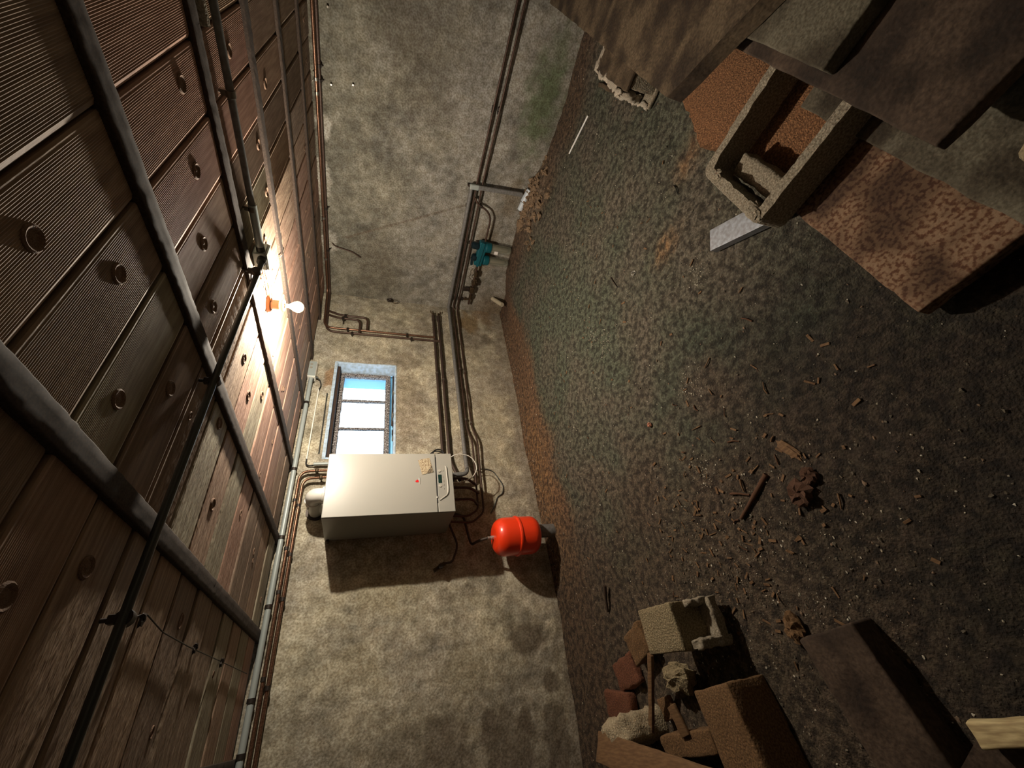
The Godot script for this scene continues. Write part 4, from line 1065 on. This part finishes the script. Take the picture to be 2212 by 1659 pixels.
	obj("bottom_plate", rbox(Vector3(0.62, 0.03, 0.28), 0.006, Vector3i(14, 1, 8), 0.006, 14.0, 12), M.concrete, h, xf(Vector3(0, 0.012, 0.02)))
	for i in 3:
		obj("web", rbox(Vector3(0.024, 0.22, 0.24), 0.004, Vector3i(1, 8, 8), 0.004, 20.0, 13), M.concrete, h, xf(Vector3([0.27, 0.10, -0.28][i], 0.135, 0.06)))
	obj("broken_edge", join([[rbox(Vector3(0.44, 0.035, 0.04), 0.01, Vector3i(24, 3, 2), 0.014, 16.0, 14), xf(Vector3(0.03, 0.25, -0.088), Vector3(0, -4, 0))], [rbox(Vector3(0.52, 0.03, 0.035), 0.01, Vector3i(24, 3, 2), 0.012, 16.0, 15), xf(Vector3(-0.04, 0.022, -0.135), Vector3(0, 5, 0))], [rbox(Vector3(0.04, 0.20, 0.04), 0.01, Vector3i(3, 10, 3), 0.014, 16.0, 17), xf(Vector3(-0.18, 0.13, -0.105))], [rbox(Vector3(0.05, 0.05, 0.22), 0.01, Vector3i(4, 3, 10), 0.014, 16.0, 18), xf(Vector3(0.30, 0.255, 0.02))], [rbox(Vector3(0.05, 0.20, 0.05), 0.01, Vector3i(4, 8, 4), 0.014, 16.0, 19), xf(Vector3(0.28, 0.13, -0.08))]]), M.broken_white, h)
	tag(obj("metal_channel", join([[rbox(Vector3(0.10, 0.004, 0.36), 0.001), xf(Vector3(0, 0.038, 0))], [rbox(Vector3(0.004, 0.04, 0.36), 0.001), xf(Vector3(-0.05, 0.02, 0))], [rbox(Vector3(0.004, 0.04, 0.36), 0.001), xf(Vector3(0.05, 0.02, 0))]]), M.channel, self, xf(on_floor(-2.80, 2.945, 0.004), Vector3(0, -35, 0))), "galvanised metal channel end poking from under the concrete frame", "channel")
	tag(obj("pale_stone", rbox(Vector3(0.16, 0.10, 0.3), 0.04, Vector3i(6, 4, 8), 0.012, 8.0, 27), M.pale_concrete, self, xf(Vector3(-3.52, 0.165, 3.62), Vector3(0, 12, 0))), "pale rounded stone on the thin grey slab at picture's edge", "stone")
	tag(obj("chalk_stick", rbox(Vector3(0.014, 0.012, 0.35), 0.004), M.chalk, self, xf(on_floor(-0.577, 2.518, 0.012), Vector3(0, -15, 0))), "white plastic stick lying on the floor near the right wall", "stick")
	tag(obj("drain_stub", tube([Vector3(-0.05, 0.10, 0.27), Vector3(-0.27, 0.025, 0.36)], 0.028, 0.0, 16), M.cartridge, self), "beige pipe stub poking out of the floor in the corner", "pipe")

# ---------------------------------------------------------------- rubble in the near left corner
func build_rubble() -> void:
	var b := thing("concrete_block", "pale concrete cube with a broken hollow end on the rubble", "block", Vector3(-4.12, 0.03, 1.63), deg_to_rad(-4))
	obj("body", rbox(Vector3(0.185, 0.20, 0.26), 0.006, Vector3i(9, 9, 12), 0.003, 12.0, 101), M.pale_concrete, b, xf(Vector3(0, 0.12, 0)))
	obj("broken_wall", join([[rbox(Vector3(0.035, 0.17, 0.08), 0.006, Vector3i(2, 8, 6), 0.008, 16.0, 102), xf(Vector3(-0.078, 0.095, 0.16))], [rbox(Vector3(0.03, 0.13, 0.06), 0.006, Vector3i(2, 8, 6), 0.008, 16.0, 103), xf(Vector3(0.078, 0.075, 0.15))], [rbox(Vector3(0.18, 0.05, 0.08), 0.006, Vector3i(8, 2, 6), 0.008, 16.0, 104), xf(Vector3(0, 0.04, 0.16))]]), M.concrete, b)
	tag(obj("orange_brick", rbox(Vector3(0.15, 0.09, 0.19), 0.01, Vector3i(6, 4, 8), 0.005, 14.0, 105), M.ochre_brick, self, xf(on_floor(-4.13, 1.15, 0.045), Vector3(0, 18, 6))), "orange brick end tucked behind the pale concrete cube", "brick")
	tag(obj("red_brick", rbox(Vector3(0.15, 0.05, 0.24), 0.01, Vector3i(6, 3, 8), 0.007, 12.0, 106), M.brick, self, xf(on_floor(-4.25, 0.86, 0.025), Vector3(0, 10, 0))), "red brick shard by the wall, upper of the two", "brick")
	tag(obj("red_brick", rbox(Vector3(0.17, 0.06, 0.28), 0.01, Vector3i(6, 3, 8), 0.006, 12.0, 107), M.brick, self, xf(on_floor(-4.41, 0.70, 0.03), Vector3(0, -6, 0))), "larger red brick by the wall, next to the pale stone", "brick")
	tag(obj("lath", rbox(Vector3(0.42, 0.018, 0.03), 0.003, Vector3i(16, 1, 2), 0.002, 10.0, 108), M.wood, self, xf(Vector3(-4.36, 0.115, 1.19), Vector3(0, -39, 4))), "thin wooden lath lying across the rubble", "lath")
	tag(obj("yellow_stone", lump(Vector3(0.12, 0.09, 0.22), 0.35, 109, 9), M.pale_concrete, self, xf(Vector3(-4.31, 0.06, 1.39))), "yellowish stone lump below the pale concrete cube", "stone")
	tag(obj("clay_block", rbox(Vector3(0.46, 0.20, 0.215), 0.008, Vector3i(16, 8, 9), 0.003, 10.0, 110), M.ochre_brick, self, xf(on_floor(-4.58, 1.772, 0.098), Vector3(0, 4, 0))), "long tan clay block standing beside the rubble", "block")
	tag(obj("rubble_stone", rbox(Vector3(0.13, 0.29, 0.25), 0.03, Vector3i(6, 12, 10), 0.012, 9.0, 111), M.white_stone, self, xf(on_floor(-4.49, 0.95, 0.13), Vector3(0, 8, 0))), "pale upright rubble stone with rough white edges", "stone")
	tag(obj("timber_board", rbox(Vector3(0.13, 0.03, 0.95), 0.004, Vector3i(3, 1, 20), 0.002, 8.0, 112), M.wood, self, xf(Vector3(-4.595, 0.275, 1.26), Vector3(0, -7, -22))), "weathered board leaning across the upright rubble stone", "board")
	tag(obj("broken_brick", rbox(Vector3(0.09, 0.10, 0.40), 0.008, Vector3i(4, 5, 14), 0.004, 12.0, 113), M.ochre_brick, self, xf(on_floor(-4.555, 1.32, 0.05), Vector3(0, 4, 0))), "long brown brick lying between board and clay block", "brick")
	tag(obj("wood_offcut", rbox(Vector3(0.12, 0.016, 0.06), 0.003, Vector3i(6, 1, 3), 0.002, 14.0, 114), M.wood, self, xf(Vector3(-4.465, 0.105, 1.34), Vector3(0, 12, 6))), "small flat wood offcut on top of the brown brick", "offcut")
	tag(obj("tile_shard", rbox(Vector3(0.09, 0.02, 0.11), 0.004, Vector3i(4, 1, 5), 0.003, 14.0, 115), M.ochre_brick, self, xf(on_floor(-4.425, 1.18, 0.03), Vector3(0, 8, 0))), "small square clay shard beside the wooden lath", "shard")
	tag(obj("dark_block", rbox(Vector3(0.75, 0.11, 0.215), 0.008, Vector3i(22, 5, 8), 0.003, 10.0, 116), M.dark_slab, self, xf(on_floor(-4.625, 2.33, 0.05), Vector3(0, 5, 0))), "long dark brown block lying on the bare floor", "block")
	tag(obj("stone_chip", lump(Vector3(0.09, 0.05, 0.07), 0.4, 117, 8), M.ochre_brick, self, xf(on_floor(-4.225, 2.12, 0.02))), "leaf-shaped chip standing beside the dark brown block", "chip")
	tag(obj("low_slab", prism([Vector2(-4.50, 2.56), Vector2(-4.47, 3.2), Vector2(-5.2, 3.25), Vector2(-5.2, 2.2), Vector2(-4.72, 2.24)], -0.02, 0.085, 0.004, 0.06, 19), M.dark_slab), "dark slab at the very corner beneath the pale plank", "slab")
	tag(obj("pale_plank", rbox(Vector3(0.05, 0.035, 0.8), 0.006, Vector3i(3, 2, 24), 0.004, 9.0, 118), M.pale_wood, self, xf(Vector3(-4.495, 0.115, 2.95), Vector3(0, 2, 0))), "pale splintered plank end at the picture's corner", "plank")

# ---------------------------------------------------------------- litter on the floor
func twig(label: String, a: Vector3, b: Vector3, r: float, m: Material, group := "", cat := "twig") -> void:
	var mid := (a + b) / 2 + Vector3(rng.randf_range(-0.008, 0.008), 0.004, rng.randf_range(-0.008, 0.008))
	tag(obj("twig", tube([Vector3.ZERO, mid - a, b - a], r, 0.01, 7, 0.7), m, self, xf(a)), label, cat, group)

func build_litter() -> void:
	rng.seed = 77
	twig("long strip of dark bark in the middle of the floor", on_floor(-3.715, 2.36, 0.008), on_floor(-3.813, 2.14, 0.008), 0.011, M.twig)
	twig("straight twig touching the long strip of bark", on_floor(-3.706, 2.155, 0.007), on_floor(-3.75, 2.24, 0.01), 0.006, M.twig)
	twig("short pale twig pointing at the long strip of bark", on_floor(-3.677, 2.239, 0.006), on_floor(-3.727, 2.222, 0.006), 0.005, M.wood)
	twig("thin nail lying on the green part of the floor", on_floor(-2.054, 2.114, 0.005), on_floor(-2.157, 2.112, 0.005), 0.004, M.dark_steel, "", "nail")
	twig("dark twig near the concrete frame's corner", on_floor(-2.136, 2.817, 0.006), on_floor(-2.218, 2.803, 0.006), 0.004, M.black)
	twig("upright dark rod by the wall above the rubble", on_floor(-3.778, 0.90, 0.03), on_floor(-3.915, 0.80, 0.01), 0.011, M.dark_steel, "", "rod")
	for i in 16:
		var x := rng.randf_range(-4.1, -3.1)
		var z := rng.randf_range(1.5, 2.7)
		var a := rng.randf_range(0, TAU)
		var l := rng.randf_range(0.025, 0.06)
		twig("small brown twig lying on the earth floor", on_floor(x, z, 0.004), on_floor(x + cos(a) * l, z + sin(a) * l, 0.004), rng.randf_range(0.002, 0.0045), M.twig if i % 3 else M.wood, "small twigs scattered on the earth floor")
	tag(obj("earth_clod", lump(Vector3(0.085, 0.05, 0.085), 0.45, 201, 9), M.clod, self, xf(on_floor(-3.835, 2.45, 0.012))), "pinkish lump of dried earth on the floor, larger of two", "clod")
	tag(obj("earth_clod", lump(Vector3(0.06, 0.04, 0.06), 0.45, 202, 9), M.clod, self, xf(on_floor(-3.80, 2.515, 0.01))), "smaller pinkish earth lump touching the larger one", "clod")
	tag(obj("dead_leaf", lump(Vector3(0.10, 0.012, 0.04), 0.5, 203, 8), M.wood, self, xf(on_floor(-3.68, 2.50, 0.006), Vector3(0, 25, 0))), "curled brown leaf on the floor above the bark", "leaf")
	tag(obj("brick_pebble", lump(Vector3(0.03, 0.026, 0.024), 0.35, 204, 8), mat(Color(0.78, 0.55, 0.45), 0.9), self, xf(on_floor(-3.14, 1.861, 0.010))), "pink pebble alone in the middle of the floor", "pebble")
	var ring := []
	for i in 13: ring.append(Vector3(cos(TAU * i / 12) * 0.011, 0.0, sin(TAU * i / 12) * 0.015))
	tag(obj("washer", tube(ring, 0.0035, 0.0, 8), M.silver, self, xf(on_floor(-2.253, 2.297, 0.008), Vector3(25, 0, 10))), "small metal ring on the floor in front of the filter", "washer")
	# crumbs and grit, uncountable
	var proto := lump(Vector3.ONE, 0.4, 210, 3)
	var kinds := [["pale_grit", 4600, 0.0018, 0.0075, [Color(0.62, 0.58, 0.48), Color(0.42, 0.39, 0.31), Color(0.30, 0.27, 0.20)], "pale grit strewn over the earth floor"], ["earth_crumbs", 3600, 0.003, 0.012, [Color(0.13, 0.11, 0.08), Color(0.10, 0.085, 0.06), Color(0.19, 0.13, 0.085)], "dark earth crumbs strewn over the floor"]]
	for k in kinds:
		var mm := MultiMesh.new()
		mm.transform_format = MultiMesh.TRANSFORM_3D
		mm.use_colors = true
		mm.mesh = proto
		mm.instance_count = k[1]
		for i in k[1]:
			var x := rng.randf_range(-4.75, -0.08)
			var z := rng.randf_range(0.05, 3.35)
			if rng.randf() < 0.25:
				x = rng.randfn(-4.0, 0.25)
				z = rng.randfn(2.0, 0.35)
			if k[0] == "pale_grit" and rng.randf() < 0.16:
				var w: Vector2 = [Vector2(-2.235, 1.69), Vector2(-2.38, 1.78), Vector2(-3.16, 2.25), Vector2(-3.55, 2.05), Vector2(-2.7, 2.6)][rng.randi() % 5]
				x = rng.randfn(w.x, 0.045)
				z = rng.randfn(w.y, 0.045)
			if rng.randf() < 0.12:
				x = rng.randf_range(-3.6, -0.2)
				z = absf(rng.randfn(0.0, 0.10)) + 0.03
			x = clampf(x, -4.8, -0.03)
			z = clampf(z, 0.03, 3.4)
			var s: float = lerpf(k[2], k[3], pow(rng.randf(), 3.0))
			var bs := Basis.from_euler(Vector3(rng.randf() * 6.0, rng.randf() * 6.0, rng.randf() * 6.0)).scaled(Vector3(s * rng.randf_range(0.6, 1.8), s * 0.7, s))
			mm.set_instance_transform(i, Transform3D(bs, on_floor(x, z, s * 0.2)))
			mm.set_instance_color(i, k[4][rng.randi() % 3])
		var o := MultiMeshInstance3D.new()
		o.name = k[0]
		o.multimesh = mm
		o.material_override = M.grit
		add_child(o)
		tag(o, k[5], "grit", "", "stuff")
	var chips := []
	for i in 240:
		var x := rng.randfn(-3.85, 0.22)
		var z := rng.randfn(2.0, 0.32)
		if i < 70:
			x = rng.randf_range(-3.7, -1.2)
			z = rng.randf_range(0.6, 2.9)
		x = clampf(x, -4.35, -1.0)
		var l := rng.randf_range(0.012, 0.04)
		chips.append([rbox(Vector3(l, 0.003, rng.randf_range(0.004, 0.012)), 0.001), xf(on_floor(x, z, 0.004), Vector3(rng.randf_range(-15, 15), rng.randf() * 360, rng.randf_range(-15, 15)))])
	tag(obj("wood_chips", join(chips), M.wood), "thin wood chips and bark flakes littering the floor", "wood chips", "", "stuff")
	# heap of crumbled plaster at the foot of the right wall
	var parts := []
	for i in 130:
		var z := rng.randfn(1.68, 0.2)
		var x := clampf(-absf(rng.randfn(0.0, 0.2)) - 0.03, -0.55, -0.03)
		var s := rng.randf_range(0.02, 0.07)
		parts.append([lump(Vector3(s, s * 0.6, s * 1.2), 0.5, 220 + i % 9, 5), xf(on_floor(x, z, s * 0.15), Vector3(rng.randf() * 60, rng.randf() * 360, rng.randf() * 60))])
	tag(obj("plaster_crumbs", join(parts), M.crumbs), "heap of pale crumbled plaster at the right wall's foot", "rubble", "", "stuff")
